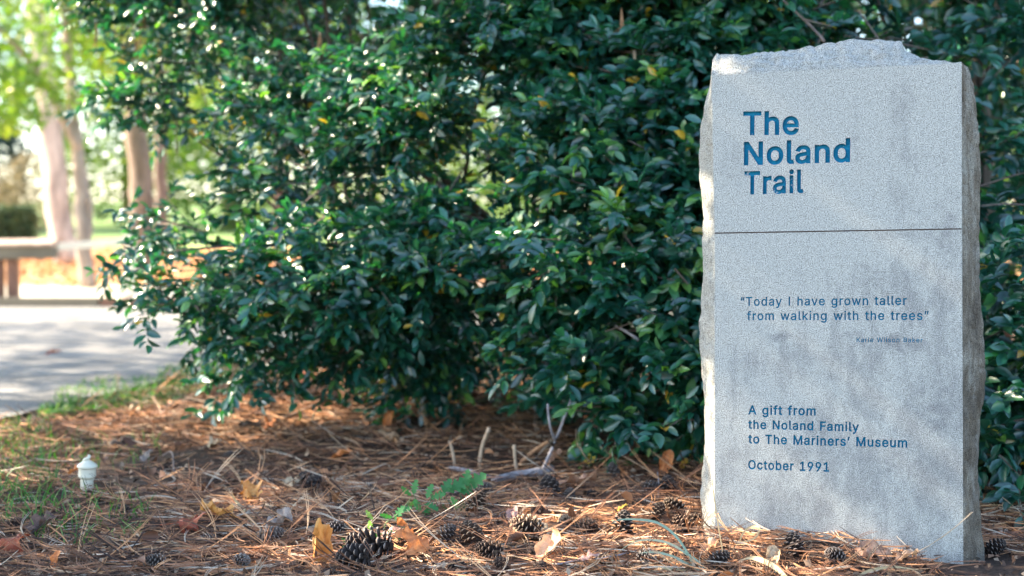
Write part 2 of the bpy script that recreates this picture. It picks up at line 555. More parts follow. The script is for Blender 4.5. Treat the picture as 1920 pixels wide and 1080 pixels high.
lower = wobble(left_e, 22, .0012, 1) + [GB0] + wobble(right_e2, 22, .0008, 4) + [right_e2[-1]]

# outlines of the sans serif letters used (advance, loops in 1/1000 em)
GLYPHS = {"1":[0.453,[[76,0,76,55,391,55,391,0],[276,509,276,0,212,0,212,448,209,448,86,358,86,427,198,509]]],"9":[0.453,[[226,516,256,513,285,506,310,494,333,478,352,458,368,434,380,408,387,378,389,347,387,322,382,296,373,270,359,240,340,207,315,168,200,0,130,0,301,248,307,248,302,238,295,229,287,221,278,214,268,207,257,202,245,198,232,195,218,195,188,197,161,203,137,214,116,229,98,247,83,269,72,294,66,321,64,352,66,382,73,411,85,436,101,459,120,479,143,494,168,506,196,513],[226,460,207,459,190,454,174,446,160,435,148,423,138,407,131,390,127,372,125,352,127,331,131,313,138,295,148,280,160,268,174,257,190,250,207,245,226,243,245,245,263,249,279,257,293,267,305,280,314,295,322,312,326,330,327,350,326,371,322,390,314,407,305,422,293,435,279,446,263,454,245,459]]],"A":[0.48,[[16,0,201,509,276,509,463,0,395,0,287,302,280,323,272,346,264,372,255,402,244,438,232,478,245,478,233,437,222,402,213,371,204,345,197,322,191,302,85,0],[110,142,110,199,370,199,370,142]]],"B":[0.456,[[60,0,60,509,241,509,274,507,304,501,329,491,350,477,367,461,381,442,390,421,396,398,398,374,397,353,393,336,387,320,378,307,368,295,356,286,343,278,329,272,315,267,315,262,331,260,347,254,363,245,378,234,391,220,402,203,411,184,416,161,418,136,416,111,410,88,400,67,386,48,368,31,344,18,317,8,284,2,247,0],[125,57,245,57,281,60,309,67,330,80,344,96,353,115,355,137,354,153,350,169,342,184,333,197,320,209,306,218,289,225,269,229,248,231,125,231],[125,285,238,285,256,287,273,290,288,296,302,304,314,314,323,326,330,340,335,355,336,372,333,393,326,412,313,429,294,442,270,449,240,452,125,452]]],"F":[0.41,[[60,0,60,509,369,509,369,452,125,452,125,278,346,278,346,221,125,221,125,0]]],"I":[0.215,[[75,0,75,509,140,509,140,0]]],"K":[0.467,[[104,145,104,216,116,231,128,246,139,261,151,275,162,289,174,303,187,317,199,331,212,344,364,509,448,509,231,276,228,276],[60,0,60,509,125,509,125,334,124,225,125,193,125,0],[372,0,188,259,228,309,449,0]]],"M":[0.628,[[60,0,60,509,152,509,277,187,280,179,284,170,287,159,291,147,295,135,299,123,303,110,307,97,311,84,315,71,319,60,322,49,307,49,311,59,314,71,318,83,322,95,326,108,330,121,334,134,338,146,342,158,346,169,349,179,352,187,476,509,568,509,568,0,504,0,504,291,504,302,504,314,504,327,505,340,505,354,505,369,505,383,506,398,506,413,506,428,507,443,507,457,513,457,508,441,503,425,498,409,492,393,487,378,482,363,477,348,472,335,467,322,463,310,459,300,456,291,342,0,286,0,170,291,167,300,163,310,159,321,155,333,150,347,145,361,140,376,134,392,129,408,124,424,118,441,112,457,119,457,119,444,120,430,120,416,120,401,121,386,121,372,121,357,121,342,122,328,122,315,122,302,122,291,122,0]]],"N":[0.523,[[60,0,60,509,136,509,343,183,349,174,355,163,363,151,371,137,379,122,388,107,396,90,405,73,414,55,405,54,403,72,402,90,401,108,400,126,399,142,399,157,399,171,399,184,399,195,399,509,463,509,463,0,387,0,202,290,194,303,186,317,177,331,168,346,159,363,148,381,136,402,123,425,108,452,119,454,120,429,121,406,122,384,123,363,124,345,124,328,125,313,125,301,125,291,125,0]]],"O":[0.533,[[267,-7,225,-3,186,7,150,25,119,49,92,79,70,115,53,157,44,203,40,254,44,305,53,352,70,393,92,429,119,459,150,484,186,501,225,512,267,516,309,512,348,501,384,484,415,459,442,429,464,393,480,352,490,305,493,254,490,203,480,157,464,115,442,79,415,49,384,25,348,7,309,-3],[267,53,296,55,324,63,349,76,372,94,392,116,408,144,420,176,428,213,430,254,428,295,420,332,408,365,392,392,372,415,349,433,324,446,296,453,267,456,237,453,210,445,184,433,161,415,142,392,125,364,113,332,106,295,103,254,106,213,113,176,125,144,142,117,161,94,184,76,210,63,237,55]]],"T":[0.449,[[32,452,32,509,417,509,417,452,257,452,257,0,193,0,193,452]]],"W":[0.686,[[155,0,16,509,82,509,163,196,167,179,172,162,175,145,179,128,183,111,187,94,190,76,194,58,197,40,189,40,193,58,196,76,200,94,203,111,207,128,211,145,215,162,220,179,224,196,306,509,380,509,462,196,466,179,470,162,474,145,478,128,482,111,486,94,490,76,494,58,497,40,488,40,492,58,495,76,499,94,503,111,506,128,510,145,515,162,519,179,523,196,603,509,670,509,530,0,455,0,368,323,362,345,357,368,351,391,346,417,341,445,336,475,350,475,345,446,340,420,335,395,330,371,324,347,318,323,230,0]]],"a":[0.389,[[160,-9,137,-7,115,-3,94,5,76,15,60,29,48,45,38,63,32,84,30,108,32,128,36,146,43,161,53,174,64,184,78,193,92,200,108,206,125,211,143,214,161,217,178,220,200,223,218,225,234,227,247,229,257,231,265,235,271,240,274,246,276,255,276,257,275,272,272,285,267,297,260,307,251,315,240,322,227,327,212,330,196,331,178,330,163,327,149,322,137,316,127,309,118,301,110,292,104,283,100,274,41,291,51,313,64,331,79,346,95,358,114,368,133,375,153,380,173,383,194,384,208,384,223,382,239,379,255,375,271,369,286,360,300,350,312,336,322,320,330,301,335,278,337,251,337,0,277,0,277,52,272,52,267,43,260,34,252,25,242,16,229,8,215,1,199,-4,181,-7],[170,45,192,47,211,51,228,59,242,68,254,80,263,93,270,108,274,122,276,138,276,190,272,187,267,184,259,182,251,180,241,178,231,176,221,174,210,173,200,171,191,170,182,169,175,168,161,166,147,163,134,159,122,153,112,147,103,139,97,130,93,118,92,105,93,93,96,82,102,72,109,64,119,57,130,52,142,48,156,46]]],"b":[0.424,[[229,-8,208,-7,189,-3,172,4,159,12,147,21,138,31,130,41,123,50,118,59,112,59,112,0,53,0,53,509,114,509,114,319,118,319,123,327,130,336,137,346,147,355,158,364,171,373,188,379,207,383,229,384,259,382,287,374,313,361,335,342,354,320,370,293,381,261,388,227,390,189,388,151,381,116,370,84,355,57,336,34,313,16,288,3,260,-6],[220,47,242,49,262,55,279,66,294,80,306,97,316,117,323,139,327,163,328,189,327,215,323,239,316,261,307,281,295,298,280,311,262,322,243,328,220,330,198,328,178,322,161,312,147,299,134,282,125,263,118,241,114,216,113,189,114,162,118,138,125,115,135,95,147,78,162,65,179,55,198,49]]],"c":[0.396,[[207,-8,174,-5,144,3,117,16,93,35,72,58,56,85,44,116,37,150,34,187,37,225,44,260,56,291,72,318,93,341,117,360,144,374,174,382,207,384,226,384,243,381,260,377,276,371,291,364,305,356,318,346,330,335,340,322,349,308,356,293,362,277,303,262,300,272,295,281,290,289,284,297,278,304,270,311,261,316,252,321,242,325,231,328,220,329,207,330,184,328,163,321,145,310,130,296,118,278,108,258,102,236,98,212,96,187,98,163,102,139,108,117,118,97,130,80,145,66,163,55,184,49,207,46,220,47,232,49,243,52,253,55,262,60,271,66,279,73,285,80,292,89,297,98,301,107,304,117,363,102,357,86,350,70,341,56,331,43,319,32,306,21,292,12,277,5,261,-1,244,-5,226,-7]]],"d":[0.424,[[195,-8,165,-6,137,3,111,16,89,34,70,57,55,84,43,116,36,151,34,189,36,227,43,261,55,293,70,320,89,342,112,361,137,374,165,382,196,384,218,383,237,379,253,373,267,364,278,355,287,346,295,336,301,327,306,319,311,319,311,509,372,509,372,0,313,0,313,59,307,59,301,50,295,41,287,31,277,21,266,12,252,4,236,-3,217,-7],[205,47,226,49,246,55,263,65,278,78,290,95,299,115,306,138,310,162,312,189,310,216,306,241,300,263,290,282,278,299,263,312,246,322,227,328,205,330,182,328,162,322,145,311,130,298,118,281,108,261,102,239,98,215,96,189,98,163,102,139,109,117,118,97,130,80,145,66,162,55,182,49]]],"e":[0.404,[[212,-8,177,-5,145,3,117,16,92,35,72,58,56,85,44,116,37,150,34,187,36,224,44,258,55,290,71,317,91,340,115,359,142,373,172,382,205,384,226,383,246,380,266,374,285,366,303,355,319,341,334,324,347,305,357,282,365,256,370,227,371,194,371,169,75,169,75,221,338,221,310,202,308,226,304,248,298,269,288,286,277,301,263,314,246,323,227,328,205,330,183,328,164,323,146,313,131,301,119,286,109,270,102,251,97,231,96,211,96,178,98,151,102,127,110,106,121,88,135,73,151,61,169,53,190,48,212,46,227,47,241,49,254,53,265,58,276,65,285,73,294,82,300,93,306,105,365,91,358,72,348,55,335,39,320,26,302,14,283,4,261,-3,237,-7]]],"f":[0.254,[[228,379,228,327,6,327,6,379],[81,0,81,432,82,452,87,470,96,486,107,499,120,510,135,519,152,525,169,529,187,530,201,530,212,529,222,527,231,525,238,523,243,521,227,468,224,470,220,471,215,472,209,473,202,474,195,474,178,472,164,468,154,460,147,449,143,435,142,419,142,0]]],"g":[0.425,[[207,-151,180,-149,156,-146,134,-140,114,-132,97,-122,82,-110,70,-97,59,-84,51,-69,101,-41,107,-49,114,-57,122,-66,131,-74,142,-82,154,-88,169,-93,187,-96,207,-97,236,-95,261,-87,282,-75,298,-58,308,-34,311,-6,311,68,306,68,301,60,294,51,287,41,277,32,266,23,252,16,236,10,217,6,195,5,165,7,138,14,113,27,90,43,71,65,55,90,43,120,36,154,34,191,36,229,43,263,55,293,71,320,90,342,112,361,138,374,166,382,196,384,218,383,237,379,253,373,267,365,279,356,288,346,296,336,302,327,308,319,313,319,313,379,372,379,372,-9,370,-40,363,-67,350,-90,334,-109,314,-124,291,-136,265,-144,237,-149],[205,59,227,61,246,66,264,75,278,87,290,103,300,121,307,142,311,166,312,193,311,219,307,242,300,264,291,283,279,299,264,312,247,322,227,328,205,330,182,328,163,322,145,312,130,298,118,282,109,262,102,241,98,218,96,193,98,167,102,144,109,123,118,104,131,88,145,76,163,66,183,61]]],"h":[0.41,[[114,227,114,0,53,0,53,509,114,509,114,287,102,287,116,319,132,344,152,362,175,374,200,382,227,384,252,383,275,377,295,369,313,356,328,340,341,321,350,298,355,271,357,240,357,0,296,0,296,235,293,263,286,286,273,304,256,318,235,326,210,329,192,328,176,324,161,317,147,308,136,297,126,283,119,266,115,248]]],"i":[0.167,[[53,0,53,379,114,379,114,0],[84,443,73,444,63,448,54,455,47,463,43,472,41,483,43,494,47,504,54,512,63,518,73,522,84,524,95,522,105,518,114,512,121,504,125,494,126,483,125,472,121,463,114,455,105,448,95,444]]],"k":[0.381,[[110,137,110,212,121,212,284,379,360,379,184,199,177,199],[53,0,53,509,114,509,114,0],[294,0,148,186,191,229,372,0]]],"l":[0.189,[[139,-2,112,0,91,8,74,20,62,37,55,59,53,84,53,509,114,509,114,99,114,83,117,71,120,62,126,57,135,53,146,52,152,52,157,52,160,53,164,53,167,54,170,54,181,3,175,1,169,0,162,-1,154,-2,147,-2]]],"m":[0.61,[[53,0,53,379,112,379,112,295,108,295,114,314,122,331,132,346,144,358,158,368,172,376,187,382,203,385,219,386,245,383,268,375,287,361,303,342,314,320,321,295,312,295,318,312,326,329,337,343,350,356,364,366,381,375,398,381,417,385,437,386,458,385,478,380,497,372,514,361,529,346,541,328,550,307,555,283,557,255,557,0,496,0,496,254,493,279,485,298,473,313,456,323,438,329,419,330,402,329,387,326,374,320,363,312,353,302,345,290,340,277,336,263,335,247,335,0,274,0,274,260,272,280,265,297,253,311,238,322,220,328,199,330,185,329,171,326,158,320,145,312,135,302,126,289,119,274,115,257,114,238,114,0]]],"n":[0.41,[[114,227,114,0,53,0,53,379,112,379,112,287,102,287,116,319,132,344,152,362,175,374,200,382,227,384,252,383,275,377,295,369,313,356,328,340,341,321,350,298,355,271,357,240,357,0,296,0,296,235,293,263,286,286,273,304,256,318,235,326,210,329,192,328,176,324,161,317,147,308,136,297,126,283,119,266,115,248]]],"o":[0.415,[[207,-8,174,-5,144,3,117,16,93,35,72,58,56,85,44,116,37,150,34,187,37,225,44,260,56,291,72,318,93,341,117,360,144,374,174,382,207,384,241,382,271,374,299,360,323,341,343,318,359,291,371,260,379,225,381,187,379,150,371,116,359,85,343,58,323,35,299,16,271,3,241,-5],[207,46,231,49,252,55,270,66,285,80,298,97,307,117,314,139,318,163,319,187,318,212,314,236,307,258,298,278,285,296,270,310,252,321,231,328,207,330,184,328,163,321,145,310,130,296,118,278,108,258,102,236,98,212,96,187,98,163,102,139,108,117,118,97,130,80,145,66,163,55,184,49]]],"r":[0.259,[[53,0,53,379,112,379,112,321,115,321,124,339,137,354,152,367,171,377,191,383,213,385,218,385,223,385,229,384,235,384,240,384,243,384,243,322,241,323,236,324,230,324,223,325,215,326,207,326,190,324,174,321,159,315,146,306,135,296,126,284,119,269,115,254,114,237,114,0]]],"s":[0.365,[[182,-8,157,-7,133,-3,112,3,93,12,76,24,62,38,50,54,41,73,36,94,94,107,101,87,111,72,124,60,141,52,160,47,181,45,206,47,227,53,244,62,258,74,265,88,268,103,266,115,262,126,254,136,243,144,229,150,212,155,149,170,118,180,92,192,72,208,58,227,50,249,47,274,49,295,55,314,65,332,79,347,95,360,115,370,137,378,161,383,187,384,212,383,234,379,254,372,271,363,286,352,299,339,309,324,318,308,324,290,268,277,262,291,254,304,243,316,228,325,210,331,187,333,166,331,147,326,131,317,119,305,111,292,109,277,110,264,115,253,124,243,136,235,152,229,172,223,229,209,261,200,287,187,306,171,320,153,328,131,331,107,329,85,323,65,312,47,298,31,281,18,260,6,236,-2,210,-7]]],"t":[0.227,[[204,379,204,327,6,327,6,379],[65,471,126,471,126,98,127,83,130,70,136,61,144,55,156,51,170,50,175,50,180,50,185,51,191,52,197,53,202,54,213,2,207,0,200,-2,192,-3,184,-3,176,-4,168,-4,138,-1,113,7,92,21,77,41,68,64,65,93]]],"u":[0.41,[[182,-5,158,-3,135,2,115,11,97,23,82,39,69,59,60,82,54,109,53,139,53,379,114,379,114,144,116,117,124,94,137,75,154,61,175,53,200,50,218,51,234,55,249,62,263,71,274,83,283,97,290,113,295,132,296,153,296,379,357,379,357,0,298,0,298,92,307,92,294,60,277,35,257,17,234,5,209,-3]]],"v":[0.389,[[163,0,17,379,84,379,165,155,173,132,180,110,187,87,193,64,199,42,206,21,184,21,191,42,197,64,203,87,209,110,216,132,224,155,305,379,371,379,226,0]]],"w":[0.567,[[138,0,23,379,87,379,133,214,140,190,147,164,154,137,161,107,168,75,175,41,165,41,172,74,179,105,186,135,192,163,199,189,206,214,252,379,316,379,362,214,368,189,375,163,382,136,388,106,395,75,402,41,391,41,399,75,406,106,413,135,420,163,427,189,434,214,480,379,545,379,429,0,368,0,319,172,314,189,309,207,305,225,300,243,295,262,291,280,286,299,281,318,277,338,291,338,286,319,281,299,277,280,272,262,267,243,263,225,258,207,253,189,248,172,199,0]]],"y":[0.389,[[47,-139,61,-86,71,-87,83,-89,94,-90,104,-89,113,-86,122,-81,130,-74,138,-64,145,-51,151,-36,163,-1,17,379,84,379,165,155,173,132,180,109,187,87,193,64,199,42,206,21,184,21,190,42,196,64,202,87,209,110,216,132,224,155,305,379,371,379,204,-58,196,-77,187,-93,177,-107,165,-119,153,-128,139,-136,125,-141,109,-144,91,-145,82,-145,73,-144,65,-143,57,-142,52,-140]]],"\u2019":[0.177,[[52,318,82,509,151,509,98,318]]],"\u201c":[0.3,[[52,318,104,509,151,509,121,318],[175,318,228,509,274,509,244,318]]],"\u201d":[0.3,[[52,318,82,509,151,509,98,318],[175,318,205,509,274,509,222,318]]]," ":[0.16,[]]}
def text_loops(s, spacing, word, off):
    x, loops = 0.0, []
    for ch in s:
        adv, lps = GLYPHS[ch]
        for lp in lps:
            a = np.array(lp, float).reshape(-1, 2) / 1000
            if off:
                e1 = unit(a - np.roll(a, 1, 0)); e2 = unit(np.roll(a, -1, 0) - a)
                n1 = np.stack([-e1[:, 1], e1[:, 0]], 1); n2 = np.stack([-e2[:, 1], e2[:, 0]], 1)
                m_ = n1 + n2
                m_ = m_ / np.maximum((m_ * n1).sum(1, keepdims=True), .45)
                a = a + m_ * off
            loops.append(a + (x, 0))
        x += adv * (word if ch == ' ' else 1) + (spacing - 1) * .30 + .030
    return loops

def winding(pts, loops):
    """even-odd + area-signed winding number of the points in the loops"""
    w = np.zeros(len(pts), int)
    x, y = pts[:, 0], pts[:, 1]
    for lp in loops:
        a, b = lp, np.roll(lp, -1, 0)
        mn_, mx_ = lp.min(0), lp.max(0)
        sel = np.where((x >= mn_[0]) & (x <= mx_[0]) & (y >= mn_[1]) & (y <= mx_[1]))[0]
        if len(sel) == 0: continue
        px_, py_ = x[sel][:, None], y[sel][:, None]
        up = (a[:, 1] <= py_) & (b[:, 1] > py_)
        dn = (a[:, 1] > py_) & (b[:, 1] <= py_)
        cr = (b[:, 0] - a[:, 0]) * (py_ - a[:, 1]) - (px_ - a[:, 0]) * (b[:, 1] - a[:, 1])
        w[sel] += (up & (cr > 0)).sum(1) - (dn & (cr < 0)).sum(1)
    return w

# text, left baseline px, right end baseline px, cap height px, spacing, word spacing, weight offset, depth, material
LINES = [
    ('The', (1393.2, 253), (1498.0, 251.5), 43, 1.0, 1, .022, .0085, 0, 0),
    ('Noland', (1394.6, 309.4), (1594.0, 303.0), 42.4, 1.0, 1, .022, .0085, 0, 0),
    ('Trail', (1395.5, 364.2), (1506.5, 361), 42, 1.0, 1, .021, .0085, 1, 0),
    ('\u201cToday I have grown taller', (1388.5, 573.4), (1700.2, 571.6), 16.4, 1.08, 1.55, .013, .0035, 0, 1),
    ('from walking with the trees\u201d', (1400.4, 600.2), (1741.5, 599.9), 16.4, 1.08, 1.55, .013, .0035, 0, 1),
    ('Karie Wilson Baker', (1606.0, 641.3), (1730.0, 641.8), 8.6, 1.10, 1.5, .015, .0022, 0, 1),
    ('A gift from', (1402.8, 777), (1529.4, 778.9), 17, 1.06, 1.5, .020, .0042, 0, 1),
    ('the Noland Family', (1402.8, 803.8), (1610.6, 809.0), 16.6, 1.06, 1.5, .020, .0042, 0, 1),
    ('to The Mariners\u2019 Museum', (1402.8, 831.2), (1701.0, 839.2), 17, 1.06, 1.5, .020, .0042, 0, 1),
    ('October 1991', (1402.8, 879.6), (1554.7, 884.4), 17, 1.06, 1.5, .020, .0042, 0, 1),
]
text_sets = {0: [], 1: []}
for (s, pa, pb, cap, spc, wrd, off, dep, worn, pl) in LINES:
    loops = text_loops(s, spc, wrd, off)
    allp = np.concatenate(loops)
    x0, x1 = allp[:, 0].min(), allp[:, 0].max()
    A, B, C = onface(*pa), onface(*pb), onface(pa[0], pa[1] - cap)
    ch = C[1] - A[1]
    CAP = 0.509 + off
    out = []
    for lp in loops:
        tt = (lp[:, 0] - x0) / (x1 - x0)
        xx = A[0] + (B[0] - A[0]) * tt
        zz = A[1] + (B[1] - A[1]) * tt + (lp[:, 1] + off * .5) / CAP * ch
        # hand-cut irregularity of the edge
        out.append(np.stack([xx, zz], 1))
    text_sets[pl].append((s, out, dep, worn))

def face_plate(name, outline, sets):
    loops = [np.array(outline)]
    pts, edges, n = [], [], 0
    for lp in [np.array(outline)] + [l for st in sets for l in st[1]]:
        k = len(lp)
        pts += [Vector((float(a), float(b))) for a, b in lp]
        edges += [(n + i, n + (i + 1) % k) for i in range(k)]
        n += k
    vo, eo, fo, *_ = delaunay_2d_cdt(pts, edges, [], 0, 1e-7)
    v = np.array([(p.x, p.y) for p in vo])
    f = np.array([list(x) for x in fo if len(x) == 3])
    cen = v[f].mean(1)
    inside = winding(cen, [np.array(outline)]) != 0
    lw = np.zeros(len(f), int)
    owner = np.full(len(f), -1)
    for i, st in enumerate(sets):
        wi = winding(cen, st[1])
        owner[wi != 0] = i
    keep = inside & (owner < 0)
    def orient(fa):
        a, b, c = v[fa[:, 0]], v[fa[:, 1]], v[fa[:, 2]]
        ar = (b[:, 0] - a[:, 0]) * (c[:, 1] - a[:, 1]) - (b[:, 1] - a[:, 1]) * (c[:, 0] - a[:, 0])
        fa = fa.copy(); fl = ar < 0
        fa[fl] = fa[fl][:, ::-1]
        return fa
    fk = orient(f[keep])
    V3 = np.stack([v[:, 0], np.zeros(len(v)), v[:, 1]], 1)
    used, inv = np.unique(fk, return_inverse=True)
    link(name, mesh_np(name, V3[used], inv.reshape(fk.shape), smooth=False), stone, M_FACE)
    for i, st in enumerate(sets):
        fi = orient(f[owner == i])
        used, inv = np.unique(fi, return_inverse=True)
        fi = inv.reshape(fi.shape)
        vf = V3[used].copy()
        k = len(vf)
        e = np.concatenate([fi[:, [0, 1]], fi[:, [1, 2]], fi[:, [2, 0]]])
        key = {}
        for a, b in e.tolist(): key[(a, b)] = 1
        bd = [(a, b) for (a, b) in key if (b, a) not in key]
        floor = vf.copy(); floor[:, 1] = st[2]
        VV = np.concatenate([floor, vf])
        WF = [(b, a, a + k, b + k) for a, b in bd]
        o = link('lettering', mesh_np('lettering', VV, [fi, np.array(WF)], smooth=False), stone, M_PAINT_WORN if st[3] else M_PAINT)
        o['label'] = 'blue painted engraved words: ' + st[0].replace('\u201c', '').replace('\u201d', '')

face_plate('upper_face', upper, text_sets[0])
face_plate('lower_face', lower, text_sets[1])
# the cut line between the two dressed faces: back and two walls of a real slot
gv, gf = [], []
for i in range(41):
    t = i / 40
    a = (GA0[0] * (1 - t) + GA1[0] * t, GA0[1] * (1 - t) + GA1[1] * t)
    b = (GB0[0] * (1 - t) + GB1[0] * t, GB0[1] * (1 - t) + GB1[1] * t)
    gv += [(a[0], 0, a[1]), (a[0], .006, a[1] - .0003), (b[0], .006, b[1] + .0003), (b[0], 0, b[1])]
for i in range(40):
    for k in range(3):
        a = i * 4 + k
        gf.append((a, a + 4, a + 5, a + 1))
M_GROOVE = simple('groove_brown', (.13, .095, .085), .9, .3, 60)  # dark brown for the back and walls of the slot
link('groove', mesh_np('groove', gv, gf, smooth=False), stone, M_GROOVE)

# rough body: a ribbon lofted from the dressed edge backwards to the broken outline
DS = .085
sil_left = [(1322, 1075), (1320, 997), (1317, 963), (1315, 920), (1321, 830), (1321, 750), (1314, 680), (1312, 600), (1317, 465), (1316, 378), (1308, 310), (1313, 245), (1322, 178), (1330, 143)]
sil_top = [(1336, 109), (1372, 101), (1400, 97), (1450, 93), (1500, 90), (1540, 84.5), (1575, 79), (1600, 76), (1650, 74), (1690, 75), (1697, 95), (1715, 103), (1735, 109), (1755, 111), (1772, 112), (1780, 118)]
sil_right = [(1804, 118), (1813, 119.5), (1821, 146), (1832, 189), (1836, 236), (1838, 372), (1836, 508), (1840, 581), (1848, 690), (1849, 735), (1838, 790), (1836, 871), (1838, 944), (1846, 1053), (1848, 1095)]
fr_left = [(1341, 1062 - (1062 - 142) * i / (len(sil_left) - 1)) for i in range(len(sil_left))]
def resample(pts, n):
    pts = np.array(pts, float)
    s = np.concatenate([[0], np.cumsum(np.linalg.norm(np.diff(pts, axis=0), axis=1))])
    t = np.linspace(0, s[-1], n)
    return np.stack([np.interp(t, s, pts[:, 0]), np.interp(t, s, pts[:, 1])], 1)
def face_outline_left(): return left_e[:-1] + [((GB0[0] + GA0[0]) / 2, GB0[1])] + left_e2
SL = resample([onface(x, y, DS) for x, y in sil_left], 230)
ST = resample([onface(x, y, .075) for x, y in sil_top], 150)
SR = resample([onface(x, y, DS) for x, y in sil_right], 230)
FL = resample(wobble(left_e, 22, .0012, 1) + [GB0] + wobble(left_e2, 14, .0012, 1) + [TLp], 230)
FT = resample(wobble([TLp, TMp, TRp], 14, .0012, 1) + [TRp], 150)
FR = resample(wobble([TRp, onface(1803.5, 270), GA1], 14, .0012, 1) + [GA1] + wobble(right_e2, 22, .0008, 4) + [right_e2[-1]], 230)
# pull vertical alignment: match by z on the sides
def match_z(S, Fr):
    z = Fr[:, 1]
    o = np.argsort(S[:, 1])
    return np.stack([np.interp(z, S[o, 1], S[o, 0]), z], 1)
SL2 = match_z(SL, FL); SL2[-14:] = np.array([(SL2[-15][0] * (1 - t) ** 2 + (ST[0][0] + .001) * (1 - (1 - t) ** 2), SL2[-15][1] * (1 - t) + (ST[0][1] - .002) * t) for t in np.linspace(.08, 1, 14)])
SR2 = match_z(SR, FR)
oT = FT[:, 0]
o = np.argsort(ST[:, 0]); ST2 = np.stack([oT, np.interp(oT, ST[o, 0], ST[o, 1])], 1)
FRt = np.concatenate([FL, FT, FR]); SIL = np.concatenate([SL2, ST2, SR2])
side = np.concatenate([np.zeros(230), np.ones(150), np.full(230, 2)])
DEPTHS = np.concatenate([np.linspace(0, .02, 9), np.linspace(.025, DS, 18), np.linspace(.095, .24, 16)])
n = len(FRt)
rows = []
cx = .30
per = np.arange(n) * .005
for di, d in enumerate(DEPTHS):
    s = d / DS
    a = np.where(side == 1, np.clip(s / .9, 0, 1) ** .62, np.clip(s, 0, 1) ** .8)
    a = np.clip(a, 0, 1)
    # conchoidal breaks: change how quickly each stretch reaches the outer line
    va = fbm(per * 9, 0 * per + 3.3, 0, 21, 3)
    a = np.clip(a ** (0.45 + 1.5 * va), 0, 1)
    back = np.clip((d - DS) / (.24 - DS), 0, 1)
    x = FRt[:, 0] * (1 - a) + SIL[:, 0] * a
    z = FRt[:, 1] * (1 - a) + SIL[:, 1] * a
    inset = back ** 1.5 * .03
    x = x + np.where(side == 0, inset, np.where(side == 2, -inset, 0))
    z = z - np.where(side == 1, inset * 2.2, 0)
    w = min(1, d / .006)
    nz = (fbm(per * 16, d * 26 + 0 * per, 0, 5, 4) - .5)
    ch = np.abs(vnoise(per * 34, d * 40 + 0 * per, 0, 15) - .5) * 2
    lay = vnoise(per * 7, z * 0 + d * 190, 0, 31) - .5
    amp = w * (.010 * nz - .0035 * (1 - ch) ** 3 + .0035 * lay)
    amp_t = amp * 1.7
    x = x + np.where(side == 0, -amp, np.where(side == 2, amp, 0))
    cv1 = .012 * np.exp(-((d - .012 - .010 * vnoise(per * 5, 0 * per, 0, 51)) / .0026) ** 2) * (vnoise(per * 11, 0 * per, 0, 52) > .38)
    cv2 = .010 * np.exp(-((d - .030 - .012 * vnoise(per * 4, 0 * per, 0, 53)) / .003) ** 2) * (vnoise(per * 9, 0 * per, 0, 54) > .45)
    fac = .034 * (np.abs(fbm(per * 7, d * 22 + 0 * per, 0, 57, 3) - .5) - .12)
    z = z + np.where(side == 1, amp_t - w * (cv1 + cv2) + min(1, d / .03) * fac * (1 if d < DS else .4), 0)
    yy = d + w * (.006 * (vnoise(per * 40, d * 60 + 0 * per, 2, 8) - .5))
    rows.append(np.stack([x, np.where(di == 0, 0, yy) + 0 * x, z], 1))
V = np.concatenate(rows)
m_ = len(rows)
idx = np.arange(n * m_).reshape(m_, n)
F = np.stack([idx[:-1, :-1], idx[:-1, 1:], idx[1:, 1:], idx[1:, :-1]], -1).reshape(-1, 4)
# rough back
lastr = rows[-1]
K = 230
bl, br_ = lastr[:K], lastr[-K:][::-1]
bV, bF = [], []
nb = 24
for i in range(K):
    for j in range(nb + 1):
        t = j / nb
        p = bl[i] * (1 - t) + br_[i] * t
        bulge = .03 * math.sin(math.pi * t) + .02 * (mn.noise(Vector((p[0] * 14, p[2] * 14, 7)))) * math.sin(math.pi * t)
        bV.append((p[0], p[1] + bulge, p[2]))
for i in range(K - 1):
    for j in range(nb):
        a = i * (nb + 1) + j
        bF.append((a, a + nb + 1, a + nb + 2, a + 1))
bV2 = []
base_n = len(V)
cap_top = []
tp = lastr[K:K + 150]
# close between the top row and the back's last row
mid = np.array([bV[(K - 1) * (nb + 1) + j] for j in range(nb + 1)])
tr = resample(np.stack([tp[:, 0], tp[:, 2]], 1), nb + 1)
cv = [(tr[j][0], .245, tr[j][1]) for j in range(nb + 1)]
V = np.concatenate([V, np.array(bV), mid, np.array(cv)])
bF = (np.array(bF) + base_n).tolist()
c0 = base_n + len(bV)
for j in range(nb):
    bF.append((c0 + j, c0 + nb + 1 + j, c0 + nb + 2 + j, c0 + j + 1))
link('rough_edge', mesh_np('rough_edge', V, [F, np.array(bF)], smooth=False), stone, M_ROUGH)

# ------------------------------------------------------------------ leaf builder

LT = [(0, 0, 0, 0), ]
def leaf_template(fold=.25, droop=.25, wide=(.34, .5, .36)):
    """unit leaf along +x, width along y, normal +z; 11 verts"""
    v = [(0, 0, 0)]
    for s, w in zip((.24, .52, .80), wide):
        z = -droop * s * s
        v += [(s, -w, z + fold * w), (s, 0, z), (s, w, z + fold * w)]
    v.append((1.0, 0, -droop))
    tri = [(0, 1, 2), (0, 2, 3), (7, 10, 8), (8, 10, 9)]
    quad = [(1, 4, 5, 2), (2, 5, 6, 3), (4, 7, 8, 5), (5, 8, 9, 6)]
    return np.array(v, float), np.array(tri), np.array(quad)

